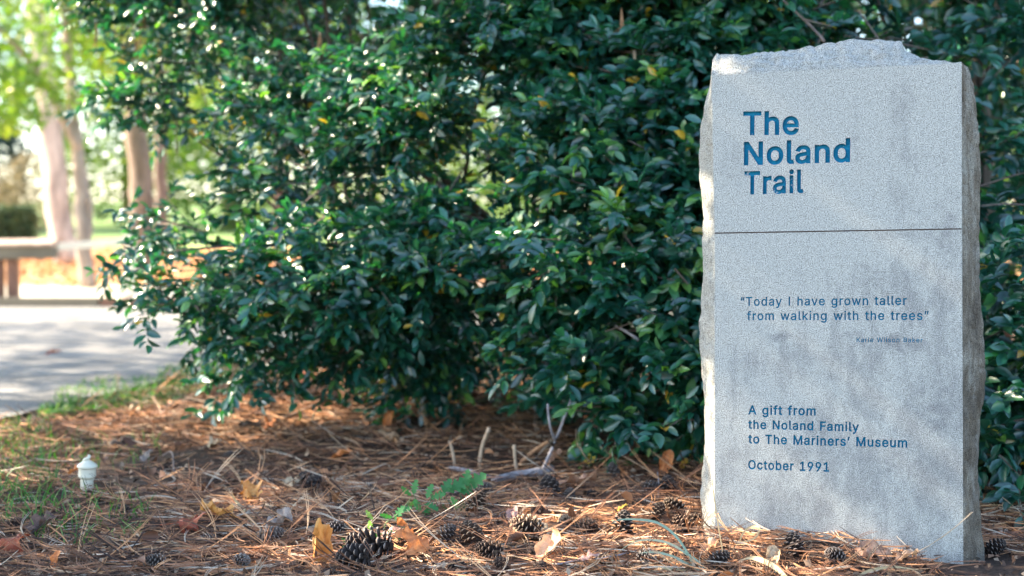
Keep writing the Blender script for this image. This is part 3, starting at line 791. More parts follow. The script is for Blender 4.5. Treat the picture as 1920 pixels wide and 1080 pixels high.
def leaf_mesh(name, pos, d, up, L, W, tint, tpl=None, smooth=True):
    v, tri, quad = tpl or leaf_template()
    d = unit(d); side = unit(np.cross(up, d)); nrm = np.cross(d, side)
    k = len(v); n = len(pos)
    VV = pos[:, None, :] + d[:, None, :] * (v[None, :, 0:1] * L[:, None, None]) + side[:, None, :] * (v[None, :, 1:2] * W[:, None, None]) \
        + nrm[:, None, :] * (v[None, :, 2:3] * L[:, None, None])
    off = (np.arange(n) * k)[:, None, None]
    T = (tri[None] + off).reshape(-1, 3); Q = (quad[None] + off).reshape(-1, 4)
    return mesh_np(name, VV.reshape(-1, 3), [T, Q], np.repeat(tint, k), smooth)

CARD = (np.array([(0, 0, 0), (.5, -.42, .08), (.5, 0, 0), (.5, .42, .08), (1, 0, -.12)]), np.array([(0, 1, 2), (0, 2, 3), (1, 4, 2), (2, 4, 3)]), np.zeros((0, 4), int))
def card_mesh(name, pos, size, tint, updir=.6, parentloc=(0, 0, 0), ar=.75):
    n = len(pos)
    d = unit(rng.normal(size=(n, 3)) * (1, 1, .6) + (0, 0, -.2))
    up = unit(rng.normal(size=(n, 3)) * .8 + (0, 0, updir))
    v, tri, q = CARD
    side = unit(np.cross(up, d)); nrm = np.cross(d, side)
    VV = (pos - np.array(parentloc))[:, None, :] + d[:, None, :] * (v[None, :, 0:1] * size[:, None, None]) + side[:, None, :] * (v[None, :, 1:2] * (size * ar)[:, None, None]) + nrm[:, None, :] * (v[None, :, 2:3] * size[:, None, None])
    T = (tri[None] + (np.arange(n) * 5)[:, None, None]).reshape(-1, 3)
    return mesh_np(name, VV.reshape(-1, 3), [T], np.repeat(tint, 5), True)

# ------------------------------------------------------------------ shrubs
PXG = np.array([-100, 150, 500, 850, 1150, 1500, 1900, 2400.])
PYG = np.array([-900, 0, 250, 500, 750, 900.])
YF = np.array([[7.0, 6.8, 6.2, 5.7, 5.6, 5.6, 5.8, 6.0],
               [7.0, 6.8, 6.2, 5.5, 5.4, 5.3, 5.5, 5.8],
               [6.8, 6.6, 5.9, 5.3, 5.1, 5.0, 5.1, 5.4],
               [5.4, 5.3, 5.1, 5.1, 4.8, 4.7, 4.55, 4.8],
               [5.6, 5.6, 5.6, 5.8, 4.75, 4.6, 4.25, 4.5],
               [5.6, 5.6, 5.6, 5.8, 4.75, 4.6, 4.15, 4.3]])
def Yfront(px, py):
    i = np.clip(np.searchsorted(PXG, px) - 1, 0, len(PXG) - 2); j = np.clip(np.searchsorted(PYG, py) - 1, 0, len(PYG) - 2)
    u = (px - PXG[i]) / (PXG[i + 1] - PXG[i]); v = (py - PYG[j]) / (PYG[j + 1] - PYG[j])
    return (YF[j, i] * (1 - u) + YF[j, i + 1] * u) * (1 - v) + (YF[j + 1, i] * (1 - u) + YF[j + 1, i + 1] * u) * v

def Pn(px, py, Yd):
    a, b = (px - 960) / FPX, -(py - 540) / FPX
    cp, sp = math.cos(PITCH), math.sin(PITCH)
    d = np.stack([a, cp + b * sp, -sp + b * cp], -1)
    return np.array([0, 0, CAM_H]) + d * (Yd / d[..., 1])[..., None]

def inpoly(px, py, poly):
    return winding(np.stack([px, py], 1), [np.array(poly, float)]) != 0

def shrub(name, label, poly, n_tw, base_pts, thick, gaps, thr, leafL, n_obj, light=0.0, group=None, wood=True, yoff=0.0, fill=()):
    """poly: outline of the crown as seen from the camera's side of the bed; twigs fill it in depth"""
    poly = np.array(poly, float)
    lo, hi = poly.min(0), poly.max(0)
    px = rng.uniform(lo[0], hi[0], n_tw * 6); py = rng.uniform(lo[1], hi[1], n_tw * 6)
    ok = inpoly(px, py, poly)
    px, py = px[ok], py[ok]
    Yd = Yfront(px, py) + yoff + rng.exponential(thick, len(px)) - .12
    Yd = np.minimum(Yd, Yfront(px, py) + yoff + 2.2)
    pos = Pn(px, py, Yd)
    dens = fbm(pos[:, 0] * 3.2, pos[:, 1] * 2.0, pos[:, 2] * 3.8, 40, 3)
    for (gx, gy, rx, ry, dd) in fill: dens = dens + dd * ((((px - gx) / rx) ** 2 + ((py - gy) / ry) ** 2) < 1)
    keep = dens > thr
    for (gx, gy, rx, ry, pr) in gaps:
        e = ((px - gx) / rx) ** 2 + ((py - gy) / ry) ** 2
        keep &= ~((e < 1) & (rng.random(len(px)) < pr))
    keep &= pos[:, 2] > .06
    pos = pos[keep][:n_tw]
    n = len(pos)
    # twig direction: outwards and toward the light, a little drooping
    tw = unit(rng.normal(size=(n, 3)) * (1.0, .55, .55) + np.array([-.15, -.75, .05]))
    S = 5                     # shoots per twig
    twl = rng.uniform(.14, .30, n)
    sh_pos, sh_dir = [], []
    twp = []
    for k in range(S):
        f = (k + .6) / S
        bp = pos + tw * (twl * f)[:, None] + np.array([0, 0, -.10]) * (f * f * twl)[:, None]
        sd = unit(tw * .9 + rng.normal(size=(n, 3)) * .62 + np.array([0, -.05, .12]))
        sh_pos.append(bp); sh_dir.append(sd)
    sp = np.concatenate(sh_pos); sd = np.concatenate(sh_dir)
    m = len(sp)
    sl_ = rng.uniform(.05, .12, m)
    NL = 7
    Lp, Ld, Lu, LL, LW, Lt = [], [], [], [], [], []
    base_t = np.clip(rng.normal(.40 + light, .25, m), 0, .93)  # wide spread also paints yellow-green patches for backlit leaves
    axis = unit(np.cross(sd, np.array([0, 0, 1.0])))
    for k in range(NL):
        f = (k + .3) / NL
        p = sp + sd * (sl_ * f)[:, None] + np.array([0, 0, -.3]) * (f * f * sl_)[:, None]
        if k < NL - 1:
            sgn = (1 if k % 2 else -1)
            ld = unit(sd * .75 + axis * sgn * .75 + rng.normal(size=(m, 3)) * .25 + np.array([0, 0, -.12]))
        else:
            ld = unit(sd + rng.normal(size=(m, 3)) * .15)
        up = unit(np.array([-.1, -.35, .9]) + rng.normal(size=(m, 3)) * .55)
        l = leafL * rng.uniform(.7, 1.15, m) * (1 - .25 * abs(f - .55))
        Lp.append(p); Ld.append(ld); Lu.append(up); LL.append(l); LW.append(l * rng.uniform(.37, .53, m))
        tt = np.clip(base_t + rng.normal(0, .10, m) + (.12 if k == NL - 1 else 0), 0, .93)
        tt = np.where(rng.random(m) < .006, 1.0, tt)
        Lt.append(tt)
    Lp, Ld, Lu, LL, LW, Lt = map(np.concatenate, (Lp, Ld, Lu, LL, LW, Lt))
    base = Vector(base_pts[0])
    root = empty(name, base, label, 'shrub', group)
    b = np.array(base)
    # the leaves that show largest: objects of their own
    camd = Lp[:, 1]
    vx = 960 + FPX * Lp[:, 0] / Lp[:, 1]; vy = 420 + FPX * (CAM_H - Lp[:, 2]) / Lp[:, 1]
    vis = (vx > 5) & (vx < 1915) & (vy > 5) & (vy < 1070) & ~((vx > 1318) & (vx < 1840) & (vy > 105))
    facing = np.abs(np.cross(Ld, unit(np.cross(Lu, Ld)))[:, 1])
    score = np.where(vis, LL / camd * (.4 + facing) * np.exp(-(camd - Yfront(vx, vy) - yoff) * 2.5), 0)
    top = np.argsort(-score)[:n_obj]
    mask = np.ones(len(Lp), bool); mask[top] = False
    fo = link('foliage', leaf_mesh('foliage', Lp[mask] - b, Ld[mask], Lu[mask], LL[mask], LW[mask], Lt[mask]), root, M_SHRUB)
    fo['kind'] = 'stuff'
    variants = []
    for vi in range(10):
        t_ = leaf_template(.15 + .05 * (vi % 4), .12 + .07 * (vi % 3), ((.34, .5, .36), (.30, .48, .40), (.38, .5, .33))[vi % 3])
        me = mesh_np('leaf', t_[0], [t_[1], t_[2]], np.full(11, 1.0 if vi == 9 else .15 + .085 * vi))
        me.materials.append(M_SHRUB); variants.append(me)
    for i in top:
        d = Ld[i]; s = unit(np.cross(Lu[i], d)); nn = np.cross(d, s)
        M = Matrix(((d[0] * LL[i], s[0] * LW[i], nn[0] * LL[i], Lp[i][0] - b[0]), (d[1] * LL[i], s[1] * LW[i], nn[1] * LL[i], Lp[i][1] - b[1]),
                    (d[2] * LL[i], s[2] * LW[i], nn[2] * LL[i], Lp[i][2] - b[2]), (0, 0, 0, 1)))
        vi = 9 if Lt[i] >= .99 else int(np.clip((Lt[i] - .15) / .085 + rng.normal() * .5, 0, 8))
        o = bpy.data.objects.new('leaf', variants[vi])
        sc.collection.objects.link(o); o.parent = root; o.matrix_local = M
    # twigs inside the foliage and limbs from the ground
    paths = []
    for i in range(n):
        if rng.random() < .55:
            e = pos[i] + tw[i] * twl[i] + np.array([0, 0, -.1 * twl[i]])
            paths.append(([pos[i] - tw[i] * .18 - b, pos[i] - b, e - b], [.0035, .003, .0012]))
    if paths:
        V, F = tube_np(paths, 4)
        tg = link('twigs', mesh_np('twigs', V, F), root, M_TWIG); tg['kind'] = 'stuff'
    if wood:
        for bi, bp in enumerate(base_pts):
            bp = Vector(bp)
            near = pos[rng.choice(n, 5)]
            for q in near:
                q = Vector(q)
                midp = bp.lerp(q, .5) + Vector((0, .1, .12))
                branch_obj('branch', [bp, bp.lerp(midp, .5), midp, q], .016, .004, M_TWIGD, root, 6, .03, base)
    return root

main_poly = [(150, -700), (120, -60), (165, 60), (175, 150), (225, 200), (300, 222), (390, 262), (470, 312), (530, 372), (440, 405), (370, 415), (285, 410), (262, 435), (285, 475),
             (280, 520), (300, 555), (360, 585), (420, 620), (450, 665), (490, 715), (520, 670), (590, 665), (650, 680), (720, 705), (770, 780), (820, 760), (850, 720), (900, 710),
             (960, 690), (980, 740), (1060, 720), (1060, -700)]
gaps = [(835, 310, 55, 45, .93), (700, 215, 38, 28, .8), (540, 285, 30, 22, .6), (700, 395, 38, 26, .8), (480, 425, 40, 18, .5),
        (640, 500, 40, 26, .6), (600, 600, 30, 22, .5), (415, 530, 30, 25, .5), (620, 690, 60, 30, .8), (880, 690, 50, 25, .85), (350, 350, 60, 35, .9), (930, 560, 20, 20, .5), (960, 170, 16, 60, .7), (640, 440, 40, 25, .35), (500, 390, 45, 25, .35), (570, 640, 60, 25, .4), (300, 130, 25, 20, .6), (450, 200, 22, 18, .6)]
shrub('camellia_shrub', 'wide glossy dark green shrub whose low boughs reach left over the path', main_poly, 2250,
      [tuple(Gh(790, 742)), tuple(Gh(700, 728))], .30, gaps, 0.504, .057, 300, fill=[(430, 465, 230, 75, .07), (640, 420, 120, 70, .05)])
right_poly = [(1010, -700), (1000, 200), (950, 420), (905, 540), (890, 640), (930, 725), (1010, 720), (1060, 705), (1110, 760), (1150, 800), (1200, 790), (1230, 700), (1290, 800), (1330, 850), (1420, 850), (1420, -700)]
gaps2 = [(1262, 470, 30, 45, .92), (1250, 745, 45, 35, .95), (1180, 610, 14, 30, .6), (1130, 90, 22, 20, .6), (1090, 800, 40, 30, .5)]
shrub('camellia_shrub', 'glossy green shrub with large leaves close behind the left edge of the stone', right_poly, 1150,
      [tuple(Gh(1178, 812)), tuple(Gh(1215, 818))], .36, gaps2, .455, .066, 300, .05)
far_poly = [(1380, -700), (1380, 900), (1700, 900), (1800, 950), (1850, 1000), (1880, 1010), (2250, 1040), (2250, -700)]
gaps3 = [(1900, 500, 40, 40, .85), (1862, 640, 22, 30, .9), (1740, 70, 50, 30, .9), (1400, 30, 40, 30, .7), (1640, 20, 60, 25, .7), (1860, 330, 40, 60, .45), (1600, 60, 40, 25, .6)]
shrub('camellia_shrub', 'dark shrub with broad glossy leaves behind the right edge of the stone', far_poly, 1150,
      [tuple(P(1850, 900, 5.3).xy) + (0.0,)], .45, gaps3, .44, .068, 260)

# limbs one can see through the leaves
camroot = [o for o in bpy.data.objects if o.name == 'camellia_shrub'][0]
def limb(root, pts, r0, r1, mat=None, name='branch'):
    return branch_obj(name, pts, r0, r1, mat or M_TWIGD, root, 8, .012, root.location)
limb(camroot, [P(560, 120, 6.2), P(690, 235, 6.0), P(770, 305, 5.9), P(850, 375, 5.9), P(930, 470, 6.1), P(960, 700, 6.4)], .010, .030)
limb(camroot, [P(700, 215, 5.9), P(775, 280, 5.75), P(858, 362, 5.8), P(950, 470, 6.0), P(965, 700, 6.4)], .008, .022)
limb(camroot, [P(960, 664, 5.9), P(890, 662, 5.8), P(815, 663, 5.7)], .014, .011, M_STUB)
limb(camroot, [P(700, 655, 6.3), P(640, 672, 6.2), P(585, 682, 6.1)], .012, .018, M_GREYWOOD)
limb(camroot, [Gh(760, 735) , P(745, 640, 6.4), P(640, 480, 5.9), P(500, 460, 5.5), P(330, 470, 5.3)], .012, .003)
sh2 = bpy.data.objects['camellia_shrub.001']
limb(sh2, [Gh(1200, 815), P(1190, 770, 5.2), P(1165, 690, 5.3), P(1150, 560, 5.4), P(1100, 330, 5.5)], .026, .012, M_BARKL, 'trunk')
limb(sh2, [Gh(1262, 800), P(1256, 740, 5.7), P(1290, 560, 5.7), P(1275, 250, 5.7), P(1240, -60, 5.8)], .062, .04, M_BARKL, 'trunk')
limb(sh2, [P(1140, 606, 4.75), P(1170, 622, 4.7), P(1197, 638, 4.65)], .004, .006, M_GREYWOOD)
limb(sh2, [P(1190, 95, 5.1), P(1185, 165, 5.05), P(1150, 210, 5.0), P(1100, 260, 5.0)], .006, .003, M_STUB)
limb(sh2, [P(1188, 165, 5.05), P(1210, 195, 5.0), P(1228, 215, 4.95)], .005, .004, M_STUB)
sh3 = bpy.data.objects['camellia_shrub.002']
limb(sh3, [P(1880, 980, 5.6), P(1850, 300, 5.7), P(1835, 120, 5.8), P(1862, 60, 5.8), P(1890, -40, 5.9)], .035, .022, M_BARKL, 'trunk')
limb(sh3, [P(1838, 125, 5.8), P(1832, 60, 5.75), P(1840, -30, 5.8)], .018, .015, M_BARKL)
limb(sh3, [P(1848, 738, 4.5), P(1872, 742, 4.5), P(1902, 756, 4.6)], .007, .004, M_ORANGESTICK)
limb(sh3, [P(1468, 0, 5.0), P(1515, 45, 5.0), P(1545, 78, 4.9)], .004, .005, M_TWIG)
limb(sh3, [P(1505, 35, 5.0), P(1560, 50, 5.0)], .003, .002, M_TWIG)
for a, b_ in (((1865, 955), (1915, 880)), ((1880, 960), (1925, 900)), ((1850, 850), (1880, 880))):
    limb(sh3, [P(*a, 4.25), P((a[0] + b_[0]) / 2 + 3, (a[1] + b_[1]) / 2, 4.25), P(*b_, 4.3)], .0014, .0022, M_STUB)

# ------------------------------------------------------------------ trees
def blob_pts(c, r, n, hollow=.5, seed=0, thr=.42, fr=.9):
    p = unit(rng.normal(size=(n * 3, 3))) * (rng.random(n * 3) ** (1 / 3 * (1 - hollow)))[:, None] * np.array(r) + np.array(c)
    k = fbm(p[:, 0] * fr, p[:, 1] * fr, p[:, 2] * fr, 60 + seed, 3) > thr
    return p[k][:n]

def tree(label, base, trunks, crowns, leaf, mat, tmat, cat='tree', name='broadleaf_tree', thr=.44, fr=.9, group=None, updir=.6, gaps=()):
    """trunks: list of (points, r0, r1); crowns: list of (centre, radii, count)"""
    root = empty(name, base, label, cat, group)
    b = Vector(base)
    for i, (pts, r0, r1) in enumerate(trunks):
        branch_obj('trunk' if i == 0 else 'branch', pts, r0, r1, tmat, root, 12, .04, b, lump=.06)
    pp = np.concatenate([blob_pts(c, r, n, .5, i, thr, fr) for i, (c, r, n) in enumerate(crowns)]) if crowns else None
    for gp_, gr in gaps:                 # openings in the crown that let the sun through
        v = pp - np.array(gp_); sdn = np.array(SUN_DIR)
        dist = np.linalg.norm(v - (v @ sdn)[:, None] * sdn, axis=1)
        pp = pp[dist > gr]
    if pp is not None:
        sz = leaf * rng.uniform(.6, 1.3, len(pp))
        ti = np.clip(fbm(pp[:, 0] * 1.1, pp[:, 1] * 1.1, pp[:, 2] * 1.1, 80, 2) * 1.5 - .3 + rng.normal(0, .15, len(pp)), 0, 1)
        cr = link('crown', card_mesh('crown', pp, sz, ti, updir, b), root, mat); cr['kind'] = 'stuff'
    return root

def gp(x, y): return Vector((x, y, float(H(x, y))))

# the pine with the bright trunk and the forked tree beside it
b = P(128, 492, 25); b.z = float(H(b.x, b.y))
tree('straight pine with a sunlit flaking pink trunk behind the timber rail', b, [([b, P(112, 420, 25), P(101, 300, 25.1), P(88, 190, 25.2), P(64, -60, 25.6), P(54, -500, 26)], .23, .18)],
     [((b.x - .5, 26, 8.5), (3, 3, 2.2), 2500)], .16, M_TREE, M_PINE, name='pine_tree')
b = P(165, 525, 18.5); b.z = float(H(b.x, b.y))
tree('slim forked tree with a pale trunk in front of the pine', b,
     [([b, P(158, 460, 18.5), P(152, 380, 18.6), P(148, 300, 18.7), P(140, 240, 18.8), P(128, 100, 19), P(118, -80, 19.2)], .105, .065),
      ([P(146, 280, 18.7), P(118, 215, 18.6), P(60, 120, 18.4), P(-20, 40, 18)], .07, .03), ([P(166, 470, 18.5), P(168, 380, 18.6), P(152, 300, 18.8)], .05, .03)],
     [((-6.6, 18.6, 3.3), (2.4, 1.6, 1.3), 4200), ((-5.6, 18.0, 4.9), (2.6, 2, 1.3), 3800), ((-6.4, 17.6, 2.35), (.9, .7, .42), 420)], .13, M_TREE, M_BARKL, thr=.47, fr=1.6)
b = P(266, 450, 21); b.z = float(H(b.x, b.y))
tree('thick brown trunk of a tree partly hidden by the low boughs', b, [([b, P(266, 400, 21), P(262, 320, 21), P(255, 220, 21.1), P(250, 60, 21.3), P(245, -300, 21.6)], .19, .14)],
     [((-5.2, 21, 4.6), (2.4, 2, 1.6), 3800)], .14, M_TREE, M_BARK, thr=.45, fr=1.4)
b = P(305, 440, 27); b.z = float(H(b.x, b.y))
tree('dark trunk standing just right of the thick brown trunk', b, [([b, P(303, 380, 27), P(300, 280, 27), P(296, 0, 27.3)], .13, .10)],
     [((-6.0, 28, 5), (3, 2, 2), 2600)], .16, M_TREE, M_BARK, thr=.45, fr=1.2)
b = P(522, 440, 17); b.z = float(H(b.x, b.y))
tree('reddish trunk glimpsed through the boughs of the wide shrub', b, [([b, P(524, 395, 17), P(526, 300, 17), P(530, -200, 17.2)], .075, .06)],
     [((-2.9, 18, 4.8), (2.2, 2, 1.3), 2600)], .14, M_TREE, M_POST, thr=.45, fr=1.2)
# background wood, its trees told apart only through gaps in the shrubs
bgs = [(-19, 44, 8, 'tall pale green tree at the far left beyond the lawn'), (-13.5, 50, 9, 'rounded green tree far behind the forked tree'),
       (-8.5, 43, 12, 'bright green tree far behind the thick brown trunk'), (-3.5, 46, 13, 'bright tree far behind the middle of the wide shrub'),
       (1.5, 41, 12, 'green tree far behind the twin diagonal branches'), (6.5, 44, 13, 'green tree far behind the left edge of the stone'),
       (11.5, 40, 12, 'green tree far behind the top of the stone'), (17, 44, 13, 'green tree far behind the right side of the stone'), (23, 48, 10, 'green tree far off at the right')]
for i, (x, y, h, lb) in enumerate(bgs):
    bb = gp(x, y)
    z = bb.z
    low = i in (0, 1)
    tree(lb, bb, [([bb, bb + Vector((0.1, 0, h * .4)), bb + Vector((.3, 0, h * .8))], .25, .12)],
         [((x, y, z + h * .62), (4.2, 3, h * .5), 8500), ((x + .6, y - 2, z + 1.9), (3.2, 1.6, 1.9), 2200)], .24, M_FAR, M_BARK, thr=.43, fr=.7)
# green saplings behind the shrubs, in the sun
for i, (x, y, z, r, nn, lb) in enumerate([(-1.9, 17.5, 1.6, (1.5, .8, .75), 2600, 'low pale green bush beyond the path, left of the reddish trunk'),
                                    (-.2, 16.6, 1.5, (1.3, .8, .9), 2200, 'bright green bush beyond the path behind the wide shrub'),
                                    (2.2, 12.8, 1.3, (1.3, .9, 1.3), 2400, 'leafy bush behind the gap left of the stone'),
                                    (4.8, 12.0, 1.5, (1.6, .9, 1.6), 3000, 'leafy bush behind the stone'),
                                    (5.0, 9.2, 1.0, (.9, .7, 1.0), 1600, 'sunlit low bush seen beyond the stone through the right shrub')]):
    root = empty('background_bush', (x, y, 0), lb, 'bush')
    pp = blob_pts((x, y, z), r, nn, .4, 20 + i, .42, 2)
    ti = np.clip(rng.normal(.55, .25, len(pp)), 0, 1)
    cr = link('foliage', card_mesh('foliage', pp, .085 * rng.uniform(.7, 1.3, len(pp)), ti, .5, (x, y, 0)), root, M_TREE); cr['kind'] = 'stuff'
    for k in range(3):
        branch_obj('stem', [Vector((x + .1 * k, y, -.02)), Vector((x + .25 * (k - 1), y, z * .6)), Vector((x + .5 * (k - 1), y, z + r[2] * .6))], .025, .01, M_TWIGD, root, 6, .03, Vector((x, y, 0)))
for i, (x, y, z, r, nn, lb) in enumerate([(2.9, 8.9, 3.0, (2.2, .5, .9), 5200, 'tall dark shrub showing over the top of the stone'), (-1.1, 8.5, 2.45, (1.3, .5, .85), 4200, 'tall dark shrub showing above the middle of the wide shrub'), (1.2, 8.3, 1.9, (1.9, .6, 2.0), 6500, 'shaded dark shrub deep behind the middle boughs'), (4.2, 8.0, 1.9, (2.0, .6, 2.1), 8000, 'shaded dark shrub deep behind the stone')]):
    root = empty('background_shrub', (x, y, 0), lb, 'shrub')
    pp = blob_pts((x, y, z), r, nn, .4, 50 + i, .45, 1.8)
    cr = link('foliage', card_mesh('foliage', pp, .10 * rng.uniform(.7, 1.3, len(pp)), rng.random(len(pp)) * .7, .5, (x, y, 0)), root, M_SHRUB); cr['kind'] = 'stuff'
    for k in range(3):
        branch_obj('stem', [Vector((x + .1 * k, y, -.02)), Vector((x + .35 * (k - 1), y, z * .6)), Vector((x + .8 * (k - 1), y, z + r[2] * .6))], .03, .01, M_TWIGD, root, 6, .03, Vector((x, y, 0)))
# tan shrub and clipped hedge on the lawn at the left
bb = gp(*P(62, 400, 34).xy); root = empty('tan_bush', bb, 'tan rounded bush with thin stems on the lawn behind the rail', 'bush')
pp = blob_pts((bb.x, bb.y, bb.z + 1.25), (.95, .7, .95), 2600, .4, 2, .36, 2)
cr = link('foliage', card_mesh('foliage', pp, .09 * rng.uniform(.7, 1.3, len(pp)), rng.random(len(pp)), .5, bb), root, M_TAN); cr['kind'] = 'stuff'
V, F = tube_np([([Vector((rng.normal() * .1, rng.normal() * .1, -.03)), Vector((rng.normal() * .25, rng.normal() * .2, .5)), Vector((rng.normal() * .6, rng.normal() * .4, 1.4))], [.02, .014, .006]) for _ in range(14)], 5)
st = link('stems', mesh_np('stems', V, F), root, M_BARKL); st['kind'] = 'stuff'
bb = gp(*P(-10, 420, 27).xy)
root = empty('clipped_hedge', bb, 'clipped green hedge cut short at the left edge of the photo', 'hedge')
n = 9000
q = rng.random((n, 3)) * (3.0, 1.2, 1.0) - (2.45, .6, 0); 
fc = rng.integers(0, 3, n)
q[:, 2] = np.where(fc == 0, .93 + rng.normal(0, .025, n), q[:, 2]); q[:, 1] = np.where(fc == 1, -.6 + rng.normal(0, .03, n), q[:, 1]); q[:, 0] = np.where(fc == 2, .55 + rng.normal(0, .03, n), q[:, 0])
cr = link('foliage', card_mesh('foliage', q + np.array(bb), .07 * rng.uniform(.7, 1.3, n), rng.random(n), .6, bb), root, M_HEDGE); cr['kind'] = 'stuff'
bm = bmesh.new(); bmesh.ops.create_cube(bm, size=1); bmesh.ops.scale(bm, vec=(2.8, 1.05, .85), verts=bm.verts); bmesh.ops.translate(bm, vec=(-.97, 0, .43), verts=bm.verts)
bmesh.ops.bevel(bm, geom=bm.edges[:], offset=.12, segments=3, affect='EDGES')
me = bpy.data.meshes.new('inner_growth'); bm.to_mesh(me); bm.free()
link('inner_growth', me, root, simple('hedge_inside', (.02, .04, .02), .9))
# far dark conifer at left edge
bb = gp(-15.8, 42)
tree('dark blue green conifer at the far left edge beyond the hedge', bb, [([bb, bb + Vector((0, 0, 5))], .2, .08)], [((bb.x, bb.y, bb.z + 1.9), (1.6, 1, 2.0), 3000)], .2,
     leaf_mat('conifer_leaf', [(0, (.012, .035, .04)), (1, (.03, .075, .06))], .6, .1), M_BARK, name='conifer_tree')
# unseen trees at the left, added so their crowns shade marker and path
def overhang(label, bx, by, crowns, r0=.2, thr=.45, leaf=.12, gaps=()):
    bb = gp(bx, by)
    tree(label, bb, [([bb, bb + Vector((.05, .1, 1.6)), bb + Vector((.1, 0, 3.6)), bb + Vector((.3, .1, 5.6))], r0, .08)], crowns, leaf, M_TREE, M_BARK, thr=thr, fr=1.3, gaps=gaps)
overhang('unseen tree off the left side whose crown shades the stone', -4.4, 3.4, [((-4.7, 4.3, 4.75), (2.5, 2.6, 1.95), 14000), ((-2.6, 4.6, 3.7), (1.2, 1.6, .55), 1700)], leaf=.17, thr=.40, gaps=[(Gh(1090, 990), .13), (Gh(1180, 985), .13), (Gh(1275, 960), .12), (Gh(440, 960), .10), (Gh(500, 935), .12), (Gh(1010, 880), .10), (Gh(1130, 885), .10), (Gh(600, 1060), .10), (Gh(790, 1050), .13), (Gh(920, 1000), .07), (P(1318, 250, 3.68), .05), (P(1318, 940, 3.68), .06), (Gh(250, 965), .08), (Gh(150, 1040), .07), (Gh(650, 890), .08), (Gh(330, 890), .07), (P(1010, 380, 5.0), .15), (P(560, 230, 5.9), .22), (P(700, 330, 5.5), .16), (P(960, 90, 5.3), .16), (P(330, 110, 6.5), .3), (P(1180, 330, 4.9), .12), (P(850, 600, 5.2), .12), (P(1110, 520, 4.7), .12), (P(450, 560, 5.2), .16), (P(750, 520, 5.1), .15), (P(1080, 110, 5.2), .14), (P(640, 60, 5.6), .25), (P(880, 350, 5.1), .2), (P(1050, 600, 4.6), .13)])
overhang('unseen tree off the left side shading the path', -8.2, 7.8, [((-8.0, 8.0, 6.0), (3.0, 2.6, 1.6), 3600)], leaf=.16, thr=.5)
overhang('unseen tree off the left side near the rail, shading the path', -10.5, 11.5, [((-10.3, 11.5, 6.0), (2.4, 2.2, 1.6), 2600)], leaf=.16, thr=.5)

# ------------------------------------------------------------------ timber rail
def box_obj(name, p0, p1, w, h, mat, parent, base, tilt=0.0, bev=.008):
    """beam between two world points, centre line at their height"""
    p0, p1 = Vector(p0), Vector(p1)
    d = p1 - p0
    bm = bmesh.new(); bmesh.ops.create_cube(bm, size=1)
    bmesh.ops.scale(bm, vec=(d.length, w, h), verts=bm.verts)
    bmesh.ops.bevel(bm, geom=bm.edges[:], offset=bev, segments=2, affect='EDGES')
    me = bpy.data.meshes.new(name); bm.to_mesh(me); bm.free()
    o = link(name, me, parent, mat)
    q = d.to_track_quat('X', 'Z').to_matrix() @ Matrix.Rotation(tilt, 3, 'X')
    o.matrix_local = Matrix.Translation((p0 + p1) / 2 - base) @ q.to_4x4()
    return o
bb = Vector((-5.0, 15.0, 0))
rail = empty('timber_rail', bb, 'low weathered timber rail on brown posts along the far side of the path', 'guard rail')
a, b2 = P(-420, 478, 15.3), P(104, 473, 15.0)
box_obj('rail', a, b2, .14, .13, M_TIMBER, rail, bb)
box_obj('top_board', a + Vector((0, -.02, .105)), b2 + Vector((.01, -.02, .105)), .20, .03, M_BARKL, rail, bb, R(16))
c = P(106, 463, 15.05); d_ = P(248, 452, 16.2)
box_obj('rail', c, d_, .05, .075, M_PALERAIL, rail, bb)
for px, wd in ((24, .11), (-6, .13), (-230, .12)):
    p = P(px, 560, 15.1)
    box_obj('post', (p.x, 15.12, -.1), (p.x, 15.12, .53), wd, wd, M_POST, rail, bb)
p = P(240, 560, 16.1); box_obj('post', (p.x, 16.2, -.1), (p.x, 16.2, .70), .12, .12, M_PALERAIL, rail, bb)
# timber edging along the far side of the path
ed = empty('path_edging', (-4.4, 14.3, 0), 'long low brown timber edging board lying along the far edge of the path', 'edging')
for k in range(7):
    x0 = -9 + k * 1.62
    box_obj('board', (x0, 14.32, .03), (x0 + 1.6, 14.32, .03), .10, .10, M_POST if k % 2 else M_TIMBER, ed, Vector((-4.4, 14.3, 0)))

# ------------------------------------------------------------------ white capped pipe
pp_ = Gh(163, 914)
def lathe(name, prof, mat, parent, seg=48):
    V, F = [], []
    for (r, z) in prof:
        for j in range(seg):
            a = 2 * math.pi * j / seg
            V.append((r * math.cos(a), r * math.sin(a), z))
    for i in range(len(prof) - 1):
        for j in range(seg):
            a, b_ = i * seg + j, i * seg + (j + 1) % seg
            F.append((a, b_, b_ + seg, a + seg))
    return link(name, mesh_np(name, V, F, smooth=False), parent, mat)
pipe = empty('vent_pipe', pp_, 'short cream white capped pipe standing in the pine straw at left', 'pipe', rot=(R(1.5), R(2), 0))
s = pp_.y / FPX
lathe('pipe', [(12.2 * s, -.05), (12.2 * s, 23 * s), (0, 23 * s)], M_CREAM, pipe)
lathe('coupling', [(12.4 * s, 19 * s), (14.5 * s, 20.5 * s), (16.2 * s, 23 * s), (16.4 * s, 26 * s), (16.0 * s, 27.5 * s), (16.1 * s, 39 * s)], M_CREAM, pipe)
lathe('cap', [(16.1 * s, 39.2 * s), (18.6 * s, 41 * s), (18.8 * s, 43.5 * s), (17.4 * s, 45.5 * s), (12.5 * s, 49 * s), (7.5 * s, 52.5 * s), (4.5 * s, 54.5 * s), (0, 55 * s)], M_CREAM, pipe)
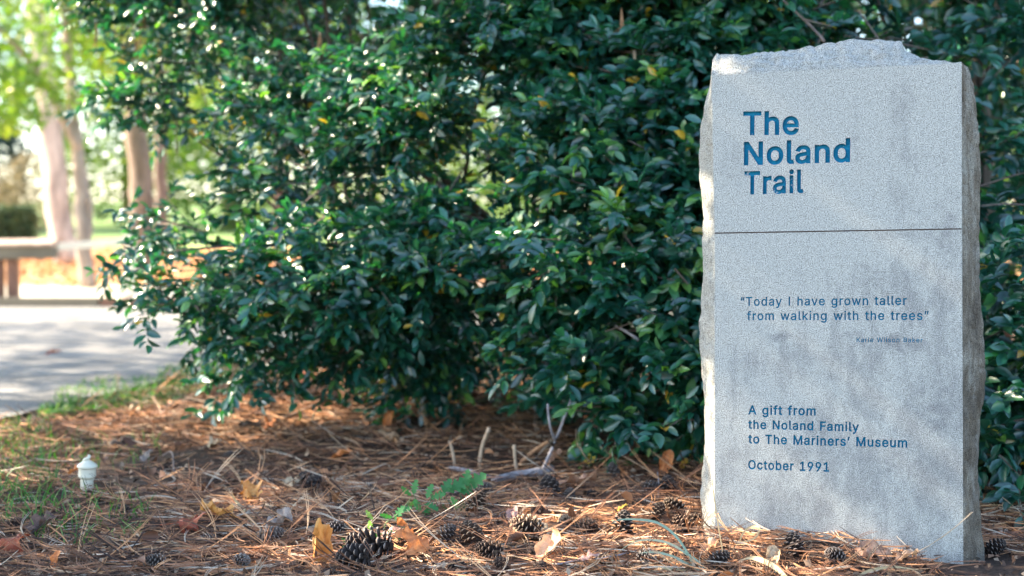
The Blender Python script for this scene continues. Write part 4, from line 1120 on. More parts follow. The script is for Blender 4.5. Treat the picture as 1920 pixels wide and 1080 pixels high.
kn = branch_obj('finial', [Vector((-6 * s, 0, 52 * s)), Vector((-3 * s, -3 * s, 56 * s)), Vector((2.5 * s, -1 * s, 58.5 * s)), Vector((3.5 * s, 2 * s, 61 * s)), Vector((1 * s, 1 * s, 63.5 * s))], 3.6 * s, 2.2 * s, M_CREAM, pipe, 10, 0)

# ------------------------------------------------------------------ pine straw
def needles(n, x0, x1, y0, y1, L, rad, lift, seed):
    """bundles of three long curved needles thrown on the ground"""
    x = rng.uniform(x0, x1, n); y = rng.uniform(y0, y1, n)
    k = (bed(x, y) > .15 * rng.random(n)) & (fbm(x * 1.7, y * 1.7, 0, 90, 3) > .30)
    # inside the view, roughly
    k &= np.abs(x) < .42 * y + .35
    # not inside the stone
    lx = (x - PL.x) * ux.x + (y - PL.y) * ux.y; ly = (x - PL.x) * uy.x + (y - PL.y) * uy.y
    k &= ~((lx > -.03) & (lx < .64) & (ly > -.012) & (ly < .27))
    x, y = x[k], y[k]; n = len(x)
    flow = fbm(x * 1.1, y * 1.1, 0, 77, 2) * 2 * math.pi * 1.3
    az = flow + rng.normal(0, 1.4, n)
    steep = np.where(rng.random(n) < .06, rng.uniform(.3, 1.0, n), rng.normal(.02, .09, n))
    ln = L * rng.uniform(.45, 1.15, n)
    curl = rng.normal(0, .55, n); arch = rng.normal(-.12, .22, n)
    tb = np.clip(rng.normal(.50, .30, n) + .5 * (fbm(x * 2.2, y * 2.2, 0, 66, 3) - .5), 0, 1)
    z0 = H(x, y) + lift * rng.random(n) ** 1.5
    VV, TT = [], []
    NB = 2
    for j in range(NB):
        a2 = az + (j - .5) * rng.uniform(.02, .18, n)
        S = 5
        pts = []
        for i in range(S):
            t = i / (S - 1)
            aa = a2 + curl * t
            px_ = x + np.cos(aa) * ln * t; py_ = y + np.sin(aa) * ln * t
            pz_ = z0 + np.sin(steep) * ln * t + arch * ln * t * (t - 1) * -1 * .6
            gz = H(px_, py_) + .002
            pz_ = np.maximum(pz_, gz)
            pts.append(np.stack([px_, py_, pz_], -1))
        pts = np.stack(pts, 1)                      # n,S,3
        dr = unit(np.gradient(pts, axis=1))
        sd = unit(np.cross(dr, np.array([0.05, 0.02, 1.0])))
        u2 = np.cross(sd, dr)
        r = rad * rng.uniform(.7, 1.3, n)[:, None, None] * np.array([1, 1, .95, .8, .3])[None, :, None]
        ring = [pts + sd * r * math.cos(q) + u2 * r * math.sin(q) for q in (R(90), R(210), R(330))]
        VV.append(np.stack(ring, 2).reshape(n, -1, 3))
        TT.append(tb)
    VV = np.concatenate(VV); TT = np.concatenate(TT)
    m = len(VV)
    f = []
    for i in range(4):
        for q in range(3):
            a, b_ = i * 3 + q, i * 3 + (q + 1) % 3
            f.append((a, b_, b_ + 3, a + 3))
    F = (np.array(f)[None] + (np.arange(m) * 15)[:, None, None]).reshape(-1, 4)
    return VV.reshape(-1, 3), F, np.repeat(TT, 15)
sets = [needles(17000, -1.9, 2.2, 3.05, 4.7, .14, .0011, .024, 1), needles(14000, -2.6, 3.0, 4.7, 6.6, .16, .0012, .03, 2), needles(7000, -2.4, 3.4, 6.6, 9.6, .17, .0018, .05, 3)]
off = 0; Vs, Fs, Ts = [], [], []
for v, f, t in sets:
    Vs.append(v); Fs.append(f + off); Ts.append(t); off += len(v)
straw = link('pine_straw', mesh_np('pine_straw', np.concatenate(Vs), np.concatenate(Fs), np.concatenate(Ts)), mat=M_NEEDLE)
tag(straw, 'orange brown fallen pine needles covering the bed round the stone', 'pine straw', kind='stuff')

# small leaf scraps, bark flakes
n = 15000
x = rng.uniform(-2.6, 2.6, n); y = 3.05 + rng.random(n) ** 1.4 * 6
k = (np.abs(x) < .42 * y + .3) & (bed(x, y) > .1)
lx = (x - PL.x) * ux.x + (y - PL.y) * ux.y; ly = (x - PL.x) * uy.x + (y - PL.y) * uy.y
k &= ~((lx > -.03) & (lx < .64) & (ly > -.02) & (ly < .27))
x, y = x[k], y[k]
ps = np.stack([x, y, H(x, y) + rng.uniform(.004, .030, len(x))], 1)
lit = link('leaf_litter', card_mesh('leaf_litter', ps, rng.uniform(.008, .026, len(x)), rng.random(len(x)), .8, (0, 0, 0), .8), mat=M_LITTER)
tag(lit, 'grey and brown scraps of bark and leaf scattered among the pine needles', 'leaf litter', kind='stuff')

n = 260
x = rng.uniform(-2.4, 2.2, n); y = 3.1 + rng.random(n) * 4
lx = (x - PL.x) * ux.x + (y - PL.y) * ux.y; ly = (x - PL.x) * uy.x + (y - PL.y) * uy.y
k = (np.abs(x) < .42 * y + .2) & (bed(x, y) > .4) & ~((lx > -.06) & (lx < .68) & (ly > -.05) & (ly < .3))
x, y = x[k], y[k]
tv = []
ps = np.stack([x, y, H(x, y) + rng.uniform(.015, .035, len(x))], 1)
d_ = unit(rng.normal(size=(len(x), 3)) * (1, 1, .35)); u_ = unit(rng.normal(size=(len(x), 3)) * .7 + (0, 0, 1))
lit = link('broken_leaves', leaf_mesh('broken_leaves', ps, d_, u_, rng.uniform(.025, .052, len(x)), rng.uniform(.02, .034, len(x)), rng.random(len(x)), leaf_template(.5, .4)),
           mat=leaf_mat('broken_brown_leaf', [(0, (.07, .03, .018)), (.5, (.22, .09, .04)), (1, (.46, .21, .09))], .65, .1))
tag(lit, 'small brown and rusty curled leaves strewn over the pine needles', 'leaf litter', kind='stuff')

# fallen leaves as an orange drift under the far trees, and scattered behind the shrubs
n = 5200
x = rng.uniform(-12, 3, n); y = rng.uniform(18.5, 29, n)
ps = np.stack([x, y, H(x, y) + rng.uniform(.01, .10, n)], 1)
lit = link('fallen_leaf_drift', card_mesh('fallen_leaf_drift', ps, rng.uniform(.08, .16, n), rng.random(n), .8, (0, 0, 0), .8),
           mat=leaf_mat('orange_fallen', [(0, (.30, .13, .05)), (.5, (.55, .27, .11)), (1, (.62, .42, .22))], .7, .2))
tag(lit, 'drift of orange fallen leaves on the ground under the far trees', 'fallen leaves', kind='stuff')

# ------------------------------------------------------------------ grass
def grass(name, label, pix, n, hmin, hmax, spread, width=.0022, mat=None, seed=0, dens=None):
    xs_, ys_ = [], []
    for (px, py, rx, ry, w) in pix:
        m = int(n * w)
        a = rng.random(m) * 2 * math.pi; r = np.sqrt(rng.random(m))
        for A_, R_ in zip(a, r):
            g = G(px + math.cos(A_) * R_ * rx, py + math.sin(A_) * R_ * ry)
            xs_.append(g.x); ys_.append(g.y)
    x, y = np.array(xs_), np.array(ys_)
    m = len(x)
    z = H(x, y)
    az = rng.uniform(0, 2 * math.pi, m); h = rng.uniform(hmin, hmax, m); bend = rng.uniform(.2, 1.1, m)
    pts = []
    for t in (0, .4, .75, 1):
        out = h * bend * t * t
        pts.append(np.stack([x + np.cos(az) * out, y + np.sin(az) * out, z + h * t * (1 - .25 * t * bend)], -1))
    pts = np.stack(pts, 1)
    az2 = rng.uniform(0, math.pi, m)
    sd = np.stack([np.cos(az2), np.sin(az2), 0 * az2], -1)[:, None, :]
    w = width * np.array([1, 1, .7, .1])[None, :, None] * rng.uniform(.7, 1.4, m)[:, None, None]
    VV = np.stack([pts - sd * w, pts + sd * w], 2).reshape(m, -1, 3)
    f = np.array([(0, 1, 3, 2), (2, 3, 5, 4), (4, 5, 7, 6)])
    F = (f[None] + (np.arange(m) * 8)[:, None, None]).reshape(-1, 4)
    o = link(name, mesh_np(name, VV.reshape(-1, 3), F, np.repeat(np.clip(rng.normal(.5, .25, m), 0, 1), 8)), mat=mat or M_GRASS)
    return tag(o, label, 'grass', kind='stuff')
grass('grass', 'patch of short green grass where the bed meets the path', [(250, 745, 150, 34, .55), (400, 705, 110, 22, .3), (130, 775, 60, 16, .15)], 3000, .02, .065, 1, .0028)
grass('grass', 'thin green grass growing through the straw at lower left', [(40, 840, 70, 45, .35), (20, 930, 90, 60, .3), (170, 990, 120, 55, .15), (190, 850, 120, 30, .1)], 900, .03, .09, 1, .0018)
n = 6
# ------------------------------------------------------------------ pine cones
def scale_tpl():
    """one woody cone scale: points outwards (+x), thick blunt tip; unit length"""
    v = np.array([(0, -.14, 0), (0, .14, 0), (.62, -.34, .03), (.62, .34, .03), (.95, -.25, .07), (.95, .25, .07), (1.0, 0, .12), (.98, -.2, -.02), (.98, .2, -.02), (.6, -.28, -.03), (.6, .28, -.03), (1.05, 0, .03)], float)
    q = [(0, 1, 3, 2), (2, 3, 5, 4), (9, 10, 1, 0), (7, 8, 10, 9), (2, 4, 7, 9), (3, 10, 8, 5)]
    tr = [(4, 5, 6), (4, 6, 11), (6, 5, 11), (4, 11, 7), (5, 8, 11), (7, 11, 8), (0, 2, 9), (1, 10, 3)]
    return v, np.array(q), np.array(tr)
SV, SQ, STr = scale_tpl()
def cone_frames(length, width, n_sc, openness, seed):
    rr = np.random.default_rng(seed)
    out = []
    for i in range(n_sc):
        t = (i + .5) / n_sc
        ang = i * 2.39996 + rr.normal() * .06
        prof = math.sin(math.pi * min(1, .12 + t * .86)) ** .6
        r = width * .5 * prof * (1 - .25 * t)
        el = (-.25 + 1.25 * t) + (1 - openness) * .7
        ax = Vector((math.cos(ang), math.sin(ang), 0))
        d = (ax * math.cos(el) + Vector((0, 0, math.sin(el)))).normalized()
        up = (Vector((0, 0, 1)) * math.cos(el) - ax * math.sin(el)).normalized()
        s = up.cross(d)
        p = Vector((0, 0, length * (.06 + .82 * t)))
        L = r + .004
        W = .017 * (.6 + .5 * prof) * width / .045
        out.append((p, d, s, up, L, W))
    return out
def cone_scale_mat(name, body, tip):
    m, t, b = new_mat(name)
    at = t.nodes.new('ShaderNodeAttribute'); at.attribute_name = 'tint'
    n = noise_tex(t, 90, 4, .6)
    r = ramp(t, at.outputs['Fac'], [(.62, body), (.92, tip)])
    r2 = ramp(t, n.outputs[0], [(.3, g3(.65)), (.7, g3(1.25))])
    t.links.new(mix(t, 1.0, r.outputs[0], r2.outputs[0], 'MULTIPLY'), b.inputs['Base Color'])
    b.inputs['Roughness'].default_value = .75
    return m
MC = {'dark': cone_scale_mat('cone_dark', (.018, .011, .009), (.30, .235, .19)), 'brown': cone_scale_mat('cone_brown', (.035, .017, .010), (.27, .17, .11)),
      'grey': cone_scale_mat('cone_grey', (.06, .045, .038), (.33, .28, .24)), 'tan': cone_scale_mat('cone_tan', (.05, .028, .017), (.48, .34, .22))}
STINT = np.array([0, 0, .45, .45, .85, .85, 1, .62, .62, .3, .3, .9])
scale_meshes = {}
for k_, m_ in MC.items():
    me = mesh_np('scale', SV, [SQ, STr], STINT, smooth=False); me.materials.append(m_); scale_meshes[k_] = me
core_mats = simple('cone_core', (.05, .032, .024), .9)
joined = {}
def cone_joined(kind, openn, var):
    key = (kind, openn, var)
    if key in joined: return joined[key]
    Vv, Fq, Ft, Tt = [], [], [], []
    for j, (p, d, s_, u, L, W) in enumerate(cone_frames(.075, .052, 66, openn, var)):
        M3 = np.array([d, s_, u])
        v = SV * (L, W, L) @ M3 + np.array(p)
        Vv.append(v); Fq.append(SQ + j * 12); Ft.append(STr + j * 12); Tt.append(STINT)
    me = mesh_np('scales', np.concatenate(Vv), [np.concatenate(Fq), np.concatenate(Ft)], np.concatenate(Tt), smooth=False)
    me.materials.append(MC[kind])
    joined[key] = me
    return me
def core_mesh():
    V, F = tube_np([([Vector((0, 0, .002)), Vector((0, 0, .02)), Vector((0, 0, .05)), Vector((0, 0, .07))], [.006, .010, .007, .001])], 8)
    me = mesh_np('core', V, F); me.materials.append(core_mats); return me
CORE = core_mesh()
GC = 'pine cones lying in the straw'
def pine_cone(px, py, size_px, kind, label, az=None, tilt=None, openn=.8, detail=False, sink=0):
    g = Gh(px, py)
    sc_ = size_px * g.y / FPX / .082
    az = random.uniform(0, 360) if az is None else az
    tilt = random.uniform(62, 100) if tilt is None else tilt
    root = empty('pine_cone', (0, 0, 0), label, 'pine cone', GC)
    rot = Matrix.Rotation(R(az), 4, 'Z') @ Matrix.Rotation(R(tilt), 4, 'Y')
    ctr = rot @ Vector((0, 0, .04 * sc_))
    root.matrix_world = Matrix.Translation(Vector((g.x, g.y, g.z + .012 + .022 * sc_ - sink)) - Vector((ctr.x, ctr.y, ctr.z))) @ rot @ Matrix.Scale(sc_, 4)
    c_ = link('core', CORE, root)
    var = random.randint(1, 4)
    if detail:
        for (p, d, s_, u, L, W) in cone_frames(.075, .052, 66, openn, var):
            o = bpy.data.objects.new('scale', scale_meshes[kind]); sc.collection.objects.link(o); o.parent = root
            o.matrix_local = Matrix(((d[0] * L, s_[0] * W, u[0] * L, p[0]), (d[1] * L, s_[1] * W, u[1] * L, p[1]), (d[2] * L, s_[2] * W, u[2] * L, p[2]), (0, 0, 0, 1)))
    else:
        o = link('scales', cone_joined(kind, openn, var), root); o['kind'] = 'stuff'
    return root
CONES = [
    (690, 1056, 105, 'dark', 'large dark pine cone on its side left of the orange leaf at the bottom', 175, 84, .8, True),
    (660, 1074, 80, 'dark', 'dark pine cone cut by the bottom edge, under the large dark cone', 160, 95, .8, True),
    (508, 1028, 62, 'grey', 'pale grey closed pine cone left of the curled ochre leaf', 25, 75, .35, True),
    (915, 1055, 62, 'brown', 'small neat brown pine cone right of the orange leaf at the bottom', 190, 80, .75, True),
    (882, 1022, 64, 'tan', 'open tan pine cone just behind the small neat brown one', 120, 60, .95, True),
    (893, 962, 62, 'tan', 'upright light brown pine cone right of the lobed green seedling', 60, 35, .8, True),
    (905, 938, 46, 'grey', 'grey tipped pine cone behind the upright light brown cone', 10, 60, .8, False),
    (1030, 935, 62, 'dark', 'dark blurred pine cone below the foot of the forked twig', 100, 55, .8, False),
    (1168, 1008, 66, 'dark', 'dark pine cone standing below the arched pale grass blade', 70, 30, .85, True),
    (985, 1012, 70, 'tan', 'weathered open pine cone with white tips, centre of the foreground', 200, 70, 1.0, True),
    (1103, 1008, 50, 'brown', 'brown pine cone left of the dark cone under the arched blade', 30, 85, .9, False),
    (1282, 1010, 62, 'brown', 'brown pine cone near the stone behind the pale grass blades', 150, 50, .9, True),
    (1488, 1040, 58, 'dark', 'dark pine cone leaning against the foot of the stone', 100, 40, .95, True),
    (1562, 1062, 50, 'dark', 'dark pine cone in front of the stone, left of the brown leaf', 215, 70, .9, True),
    (1350, 1070, 52, 'dark', 'dark pine cone at the bottom edge by the left corner of the stone', 20, 60, .9, False),
    (1868, 1046, 50, 'dark', 'shaded pine cone beside the right foot of the stone', 20, 70, .9, False),
    (214, 848, 30, 'dark', 'dark pine cone seen end on, behind and right of the white pipe', 270, 85, .8, False),
    (240, 842, 34, 'grey', 'grey brown pine cone lying right of the end-on cone near the white pipe', 20, 88, .8, False),
    (588, 925, 50, 'dark', 'dark pine cone just right of the sunlit straw patch', 60, 70, .8, False),
    (575, 915, 40, 'dark', 'dark pine cone behind the sunlit straw patch', 160, 70, .8, False),
    (838, 1018, 50, 'grey', 'grey pine cone behind the orange leaf at the bottom', 30, 60, .8, False),
    (628, 1008, 44, 'grey', 'lichen grey pine cone above the curled ochre leaf', 200, 80, .5, False),
    (1252, 928, 50, 'dark', 'dark pine cone with a thin upright twig beside it, left of the stone', 80, 60, .9, False),
    (1220, 930, 40, 'grey', 'grey pine cone left of the cone with the upright twig', 10, 85, .9, False),
    (1068, 943, 36, 'grey', 'small grey pine cone in front of the orange brown leaf', 70, 60, .9, False),
    (1150, 900, 42, 'grey', 'grey pine cone at the shaded foot of the shrub', 100, 40, .9, False),
    (1262, 968, 50, 'tan', 'sunlit tan pine cone close to the left foot of the stone', 190, 60, .95, False),
    (1235, 975, 44, 'tan', 'pale pine cone left of the sunlit tan cone', 60, 50, .9, False),
    (940, 1078, 44, 'brown', 'brown pine cone cut by the bottom edge left of the tan leaf', 120, 70, .8, False),
    (1215, 1066, 52, 'grey', 'greyish pine cone under the pale blades at the bottom', 300, 70, .8, False),
    (30, 1000, 40, 'brown', 'half hidden brown pine cone at the left edge', 40, 80, .8, False),
    (290, 1072, 44, 'grey', 'grey pine cone near the bottom edge, right of the orange leaf sliver', 200, 80, .8, False),
    (430, 862, 30, 'grey', 'small grey pine cone right of the short curved twig', 60, 70, .8, False),
    (460, 812, 28, 'dark', 'small dark pine cone behind the short curved twig', 10, 80, .8, False),
]
CONES += [(455, 1062, 50, 'grey', 'grey half sunk pine cone left of the ochre leaf at the bottom edge', None, None, 0.6, False, .016),
          (560, 1068, 40, 'brown', 'small brown cone tucked left against the curled ochre leaf', None, None, 0.95, False, .016),
          (855, 1072, 46, 'dark', 'dark sunken cone between the orange leaf and the small neat brown cone', None, None, 1.0, False, .016),
          (1010, 1076, 50, 'brown', 'brown cone at the bottom edge under the tan standing leaf', None, None, 0.6, False, .016),
          (1130, 1060, 46, 'tan', 'tan sunken cone right of the flat pinkish leaf at the bottom', None, None, 0.95, False, .016),
          (820, 985, 44, 'tan', 'tan sunken cone right below the small bluish seedling', None, None, 1.0, False, .016),
          (945, 975, 40, 'grey', 'grey sunken cone right of the upright light brown cone', None, None, 0.6, False, .016),
          (1060, 985, 44, 'tan', 'tan cone in the sunlit straw right of the weathered open cone', None, None, 0.95, False, .016),
          (1010, 965, 40, 'brown', 'brown sunken cone above the weathered open cone', None, None, 1.0, False, .016),
          (760, 1000, 38, 'grey', 'small grey cone right of the trailing green vine', None, None, 0.6, False, .016),
          (1195, 955, 40, 'tan', 'tan sunken cone right of the small yellow leaf in the sunlit straw', None, None, 0.95, False, .016),
          (1310, 985, 44, 'tan', 'tan cone touching the left foot of the stone', None, None, 1.0, False, .016),
          (700, 930, 34, 'dark', 'small dark cone on the straw left of the small bluish seedling', None, None, 0.6, False, .016),
          (640, 960, 36, 'dark', 'small dark cone behind the tiny pale green sprig', None, None, 0.95, False, .016),
          (1110, 935, 36, 'dark', 'small dark cone right of the long brown leaf', None, None, 1.0, False, .016),
          (390, 1020, 42, 'grey', 'grey sunken cone below the dark red curled leaf', None, None, 0.6, False, .016),
          (230, 960, 32, 'dark', 'small dark cone below and right of the white pipe', None, None, 0.95, False, .016),
          (1420, 1062, 40, 'brown', 'brown sunken cone behind the broad pale dry blade at the stone', None, None, 1.0, False, .016)]
for c_ in CONES:
    pine_cone(*c_[:9], sink=c_[9] if len(c_) > 9 else 0)

# ------------------------------------------------------------------ fallen leaves
def outline(kind, a):
    """radius of the leaf outline at angle a (tip at 0)"""
    if kind == 'oval':
        return 1 / math.sqrt((math.cos(a) / 1.0) ** 2 + (math.sin(a) / .55) ** 2)
    if kind == 'maple':
        r = .50
        for c_, w, h in ((0, .24, .50), (R(58), .24, .40), (-R(58), .24, .40), (R(118), .28, .20), (-R(118), .28, .20)):
            dd = (a - c_ + math.pi) % (2 * math.pi) - math.pi
            r += h * math.exp(-(dd / w) ** 2)
        return r
    if kind == 'oak':
        return (.46 + .54 * abs(math.cos(a)) ** 1.5) * (1 + .22 * math.cos(9 * a + .2) * (abs(math.sin(a)) ** .5))
    return 1
def leaf_blade(kind, curl, curl2, crumple, seed, rings=6, seg=40):
    V = [(0, 0, 0)]; F4, F3 = [], []
    for i in range(1, rings + 1):
        f = i / rings
        for j in range(seg):
            a = 2 * math.pi * j / seg
            r = outline(kind, a) * f * (1 + .05 * mn.noise(Vector((math.cos(a) * 3, math.sin(a) * 3, seed))))
            x, y = r * math.cos(a), r * math.sin(a)
            vein = .03 * (math.cos(a * 8) * f) + (-.05 * math.exp(-(y / .05) ** 2))
            z = curl * y * y + curl2 * x * x + vein + crumple * mn.noise(Vector((x * 2.4, y * 2.4, seed))) * (.4 + f)
            # roll sides over
            yy = y * math.cos(min(1.2, abs(y) * abs(curl))); xx = x * math.cos(min(1.2, abs(x) * abs(curl2)))
            V.append((xx, yy, z))
    for j in range(seg): F3.append((0, 1 + j, 1 + (j + 1) % seg))
    for i in range(rings - 1):
        for j in range(seg):
            a, b_ = 1 + i * seg + j, 1 + i * seg + (j + 1) % seg
            F4.append((a, a + seg, b_ + seg, b_))
    return V, F4, F3
DL = {}
def dead_mat(name, c1, c2, trans=.15):
    if name in DL: return DL[name]
    m, t, b = new_mat('dead_leaf_' + name)
    n = noise_tex(t, 3.0, 6, .7)
    r = ramp(t, n.outputs[0], [(.3, tuple(x * .55 for x in c1)), (.45, c1), (.65, c2)])
    t.links.new(r.outputs[0], b.inputs['Base Color'])
    w = t.nodes.new('ShaderNodeTexWave'); w.inputs['Scale'].default_value = 2.2; w.inputs['Distortion'].default_value = 1.5
    tc = t.nodes.new('ShaderNodeTexCoord'); t.links.new(tc.outputs['Object'], w.inputs['Vector'])
    t.links.new(bump(t, w.outputs[0], .12, .03), b.inputs['Normal'])
    b.inputs['Roughness'].default_value = .6
    tr = t.nodes.new('ShaderNodeBsdfTranslucent'); t.links.new(r.outputs[0], tr.inputs[0])
    ms = t.nodes.new('ShaderNodeMixShader'); ms.inputs[0].default_value = trans
    t.links.new(b.outputs[0], ms.inputs[1]); t.links.new(tr.outputs[0], ms.inputs[2])
    t.links.new(ms.outputs[0], t.nodes['Material Output'].inputs[0])
    DL[name] = m
    return m
COL = {'ochre': ((.66, .27, .06), (.80, .42, .13)), 'orange': ((.58, .19, .055), (.74, .30, .10)), 'pink': ((.40, .22, .17), (.56, .36, .29)), 'tan': ((.55, .32, .17), (.68, .44, .27)),
       'brown': ((.34, .17, .10), (.48, .29, .19)), 'red': ((.30, .06, .025), (.46, .13, .05)), 'dark': ((.10, .055, .04), (.19, .11, .08)), 'grey': ((.22, .17, .14), (.36, .29, .24)), 'yellow': ((.62, .40, .05), (.75, .52, .08)),
       'cream': ((.40, .29, .17), (.58, .44, .28))}
def fallen_leaf(px, py, size, kind, col, label, az, pitch, roll, curl=.9, curl2=-.2, cr=.35, squash=1.0, lift=.0, on_path=False):
    g = Gh(px, py)
    if on_path: g.z = .006
    s = size * g.y / FPX * .58
    root = empty('fallen_leaf', (0, 0, 0), label, 'fallen leaf', 'fallen leaves')
    V, F4, F3 = leaf_blade(kind, curl, curl2, cr, px * .37 + py)
    zmin = min(v[2] for v in V)
    root.matrix_world = Matrix.Translation((g.x, g.y, g.z + .022 + s * (.30 + lift))) @ Matrix.Rotation(R(az), 4, 'Z') @ Matrix.Rotation(R(pitch), 4, 'Y') @ Matrix.Rotation(R(roll), 4, 'X') @ Matrix.Scale(s, 4)
    me = mesh_np('blade', V, [np.array(F4), np.array(F3)])
    link('blade', me, root, dead_mat(col, *COL[col]))
    Vt, Ft = tube_np([([(.0, 0, .0), (-.5, .0, .02), (-1.0, .03, .05), (-1.35, .10, .03)], [.012, .02, .022, .025])], 5)
    link('stalk', mesh_np('stalk', Vt, Ft), root, dead_mat(col, *COL[col]))
FALLEN = [
    (600, 1060, 90, 'oval', 'ochre', 'large ochre curled leaf standing at the bottom, left of the large dark cone', 96, -50, 14, 1.7, .5, .55),
    (784, 1058, 104, 'maple', 'orange', 'large orange crumpled leaf at the bottom right of the large dark cone', 150, -48, 10, -.8, -.3, .35, 1.0, .25),
    (732, 1026, 66, 'oval', 'pink', 'flat pinkish brown leaf below the trailing green vine', 20, -22, 0, .3, .1, .25),
    (1030, 1056, 66, 'oval', 'tan', 'tan leaf standing on edge at the bottom centre', 20, -50, 20, 1.0, .2, .3),
    (1640, 1052, 66, 'oak', 'brown', 'brown dry lobed leaf lying against the foot of the stone', 170, -10, -35, -.8, -.4, .4),
    (18, 1046, 74, 'maple', 'red', 'red brown leaf cut by the left edge near the bottom', 10, -20, 30, -.9, .2, .4),
    (352, 1004, 66, 'maple', 'red', 'dark red curled leaf left of centre in the straw', 10, -10, 30, -1.2, .2, .3),
    (78, 1010, 60, 'oval', 'dark', 'dark brown leaf behind green grass blades at lower left', 30, -20, 10, .6, .1, .4),
    (740, 840, 60, 'maple', 'tan', 'pale brown crumpled leaf on the straw mound in the middle', 200, -25, 10, -.7, .1, .5),
    (730, 808, 40, 'oval', 'orange', 'curled reddish leaf standing behind the pale brown leaf on the mound', 70, -60, 0, 1.4, 0, .2),
    (1080, 932, 74, 'oval', 'brown', 'long brown leaf lying right of the dark cone below the forked twig', 0, -12, -15, .7, .1, .3),
    (1250, 893, 52, 'oval', 'orange', 'orange curled leaf near the left edge of the stone', 60, -50, 10, 1.2, .2, .4),
    (106, 1074, 34, 'oval', 'orange', 'sliver of an orange leaf at the bottom edge on the left', 60, -70, 0, 1.5, 0, .2),
    (1098, 1072, 50, 'maple', 'pink', 'flat pinkish leaf at the bottom edge left of the pale blades', 10, -15, 0, .2, .1, .3),
    (1105, 880, 28, 'maple', 'yellow', 'small bright yellow leaf by the low green vine', 80, -60, 0, .4, 0, .3),
    (1165, 970, 22, 'oval', 'yellow', 'small yellow leaf in the sunlit straw left of the stone', 10, -30, 0, .4, 0, .3),
    (1283, 886, 24, 'oval', 'yellow', 'small yellow orange leaf beside the stone and the orange curl', 300, -50, 0, .5, 0, .3),
    (522, 1002, 56, 'oval', 'grey', 'pale grey leaf piece lying above the grey closed cone', 30, -30, 0, .4, .1, .5),
    (505, 812, 38, 'maple', 'orange', 'orange brown leaf on the mound near the low boughs', 60, -30, 0, .7, 0, .4),
    (565, 722, 34, 'oval', 'red', 'dark red leaf under the boughs by the grass', 60, -60, 0, .9, 0, .4),
    (250, 782, 34, 'maple', 'cream', 'pale yellow star shaped leaf in the grass patch', 120, -30, 0, .2, 0, .3),
    (545, 925, 40, 'maple', 'cream', 'cream coloured leaf behind the sunlit straw patch', 40, -20, 0, .5, 0, .5),
    (410, 985, 66, 'oak', 'ochre', 'pale ochre leaf in the sunlit patch at centre left', 160, -14, 0, .5, 0, .5),
    (470, 945, 60, 'oak', 'ochre', 'crumpled golden leaf in the sunlit patch at centre left', 100, -22, 10, .7, 0, .6),
    (398, 850, 36, 'maple', 'cream', 'small pale leaf on the straw above the sunlit patch', 40, -20, 0, .5, 0, .4),
    (145, 900, 34, 'oval', 'orange', 'orange brown leaf tucked behind the foot of the white pipe', 20, -20, 0, .7, 0, .3),
    (100, 678, 26, 'oval', 'red', 'single dark red leaf lying on the path', 10, -12, 0, .8, 0, .3),
    (640, 870, 38, 'oval', 'orange', 'orange leaf in front of the straw mound', 10, -22, 0, .8, 0, .3),
    (1040, 868, 34, 'oval', 'brown', 'brown leaf behind the foot of the forked twig', 40, -42, 0, .8, 0, .4),
    (1330, 1046, 40, 'oak', 'tan', 'tan leaf by the left corner of the stone', 40, -32, 0, .8, 0, .4),
    (1450, 1068, 44, 'oval', 'cream', 'cream coloured leaf scrap in front of the stone left of the dark cones', 70, -42, 0, .8, 0, .4),
    (1700, 1068, 44, 'oval', 'tan', 'curled tan leaf strip in front of the stone right of the brown leaf', 10, -20, 0, 1.3, 0, .3),
    (960, 985, 36, 'oval', 'pink', 'pinkish leaf scrap in the middle of the foreground cones', 70, -32, 0, .8, 0, .4),
    (275, 870, 30, 'oval', 'grey', 'grey leaf right of the white pipe', 70, -25, 0, .6, 0, .4),
    (1020, 1008, 34, 'oval', 'cream', 'pale greenish scrap of leaf above the tan leaf', 160, -35, 0, .4, 0, .3),
]
for f_ in FALLEN:
    fallen_leaf(*f_, on_path=(f_[1] == 678))

# ------------------------------------------------------------------ sticks and twigs
def stick(name, pts, r0, r1, mat, label, cat='twig', fork=None, wob=.004):
    base = Vector(pts[0])
    root = empty(name, base, label, cat)
    branch_obj('stem', pts, r0, r1, mat, root, 8, wob, base, lump=.15)
    if fork: branch_obj('side_shoot', fork, r0 * .7, r1, mat, root, 8, wob, base, lump=.15)
def up(px, py, Yd): return P(px, py, Yd)
f0 = Gh(1010, 898)
stick('forked_twig', [f0, up(1035, 840, f0.y), up(1052, 800, f0.y + .02), up(1073, 744, f0.y + .05)], .0062, .0042, M_GREYWOOD, 'upright forked grey twig in front of the shrub',
      fork=[up(1041, 826, f0.y), up(1032, 800, f0.y - .02), up(1027, 757, f0.y - .02)])
f0 = Gh(899, 862)
stick('twig_stub', [f0, up(903, 840, f0.y), up(917, 802, f0.y - .03)], .0075, .0062, M_STUB, 'pale broken twig stub standing left of the forked twig')
f0 = Gh(970, 890)
stick('twig_stub', [f0, up(966, 862, f0.y), up(964, 834, f0.y)], .0055, .006, M_STUB, 'short upright twig stub between the pale stub and the forked twig')
f0 = Gh(852, 874)
stick('twig_stub', [f0, up(850, 855, f0.y), up(843, 828, f0.y)], .006, .005, M_STUB, 'low brown twig stub left of the pale stub')
f0 = Gh(975, 872); f1 = Gh(1025, 868)
stick('broken_stick', [f0 + Vector((0, 0, .01)), up(1000, 848, f0.y), up(1029, 828, f0.y)], .0075, .006, M_ORANGESTICK, 'orange brown broken stick leaning beside the forked twig', 'stick')
f0 = Gh(1390 / 1, 900)
stick('upright_twig', [Gh(1234, 938), up(1236, 905, 4.35), up(1233, 885, 4.35)], .0028, .002, M_GREYWOOD, 'thin upright grey twig beside the dark cone left of the stone')
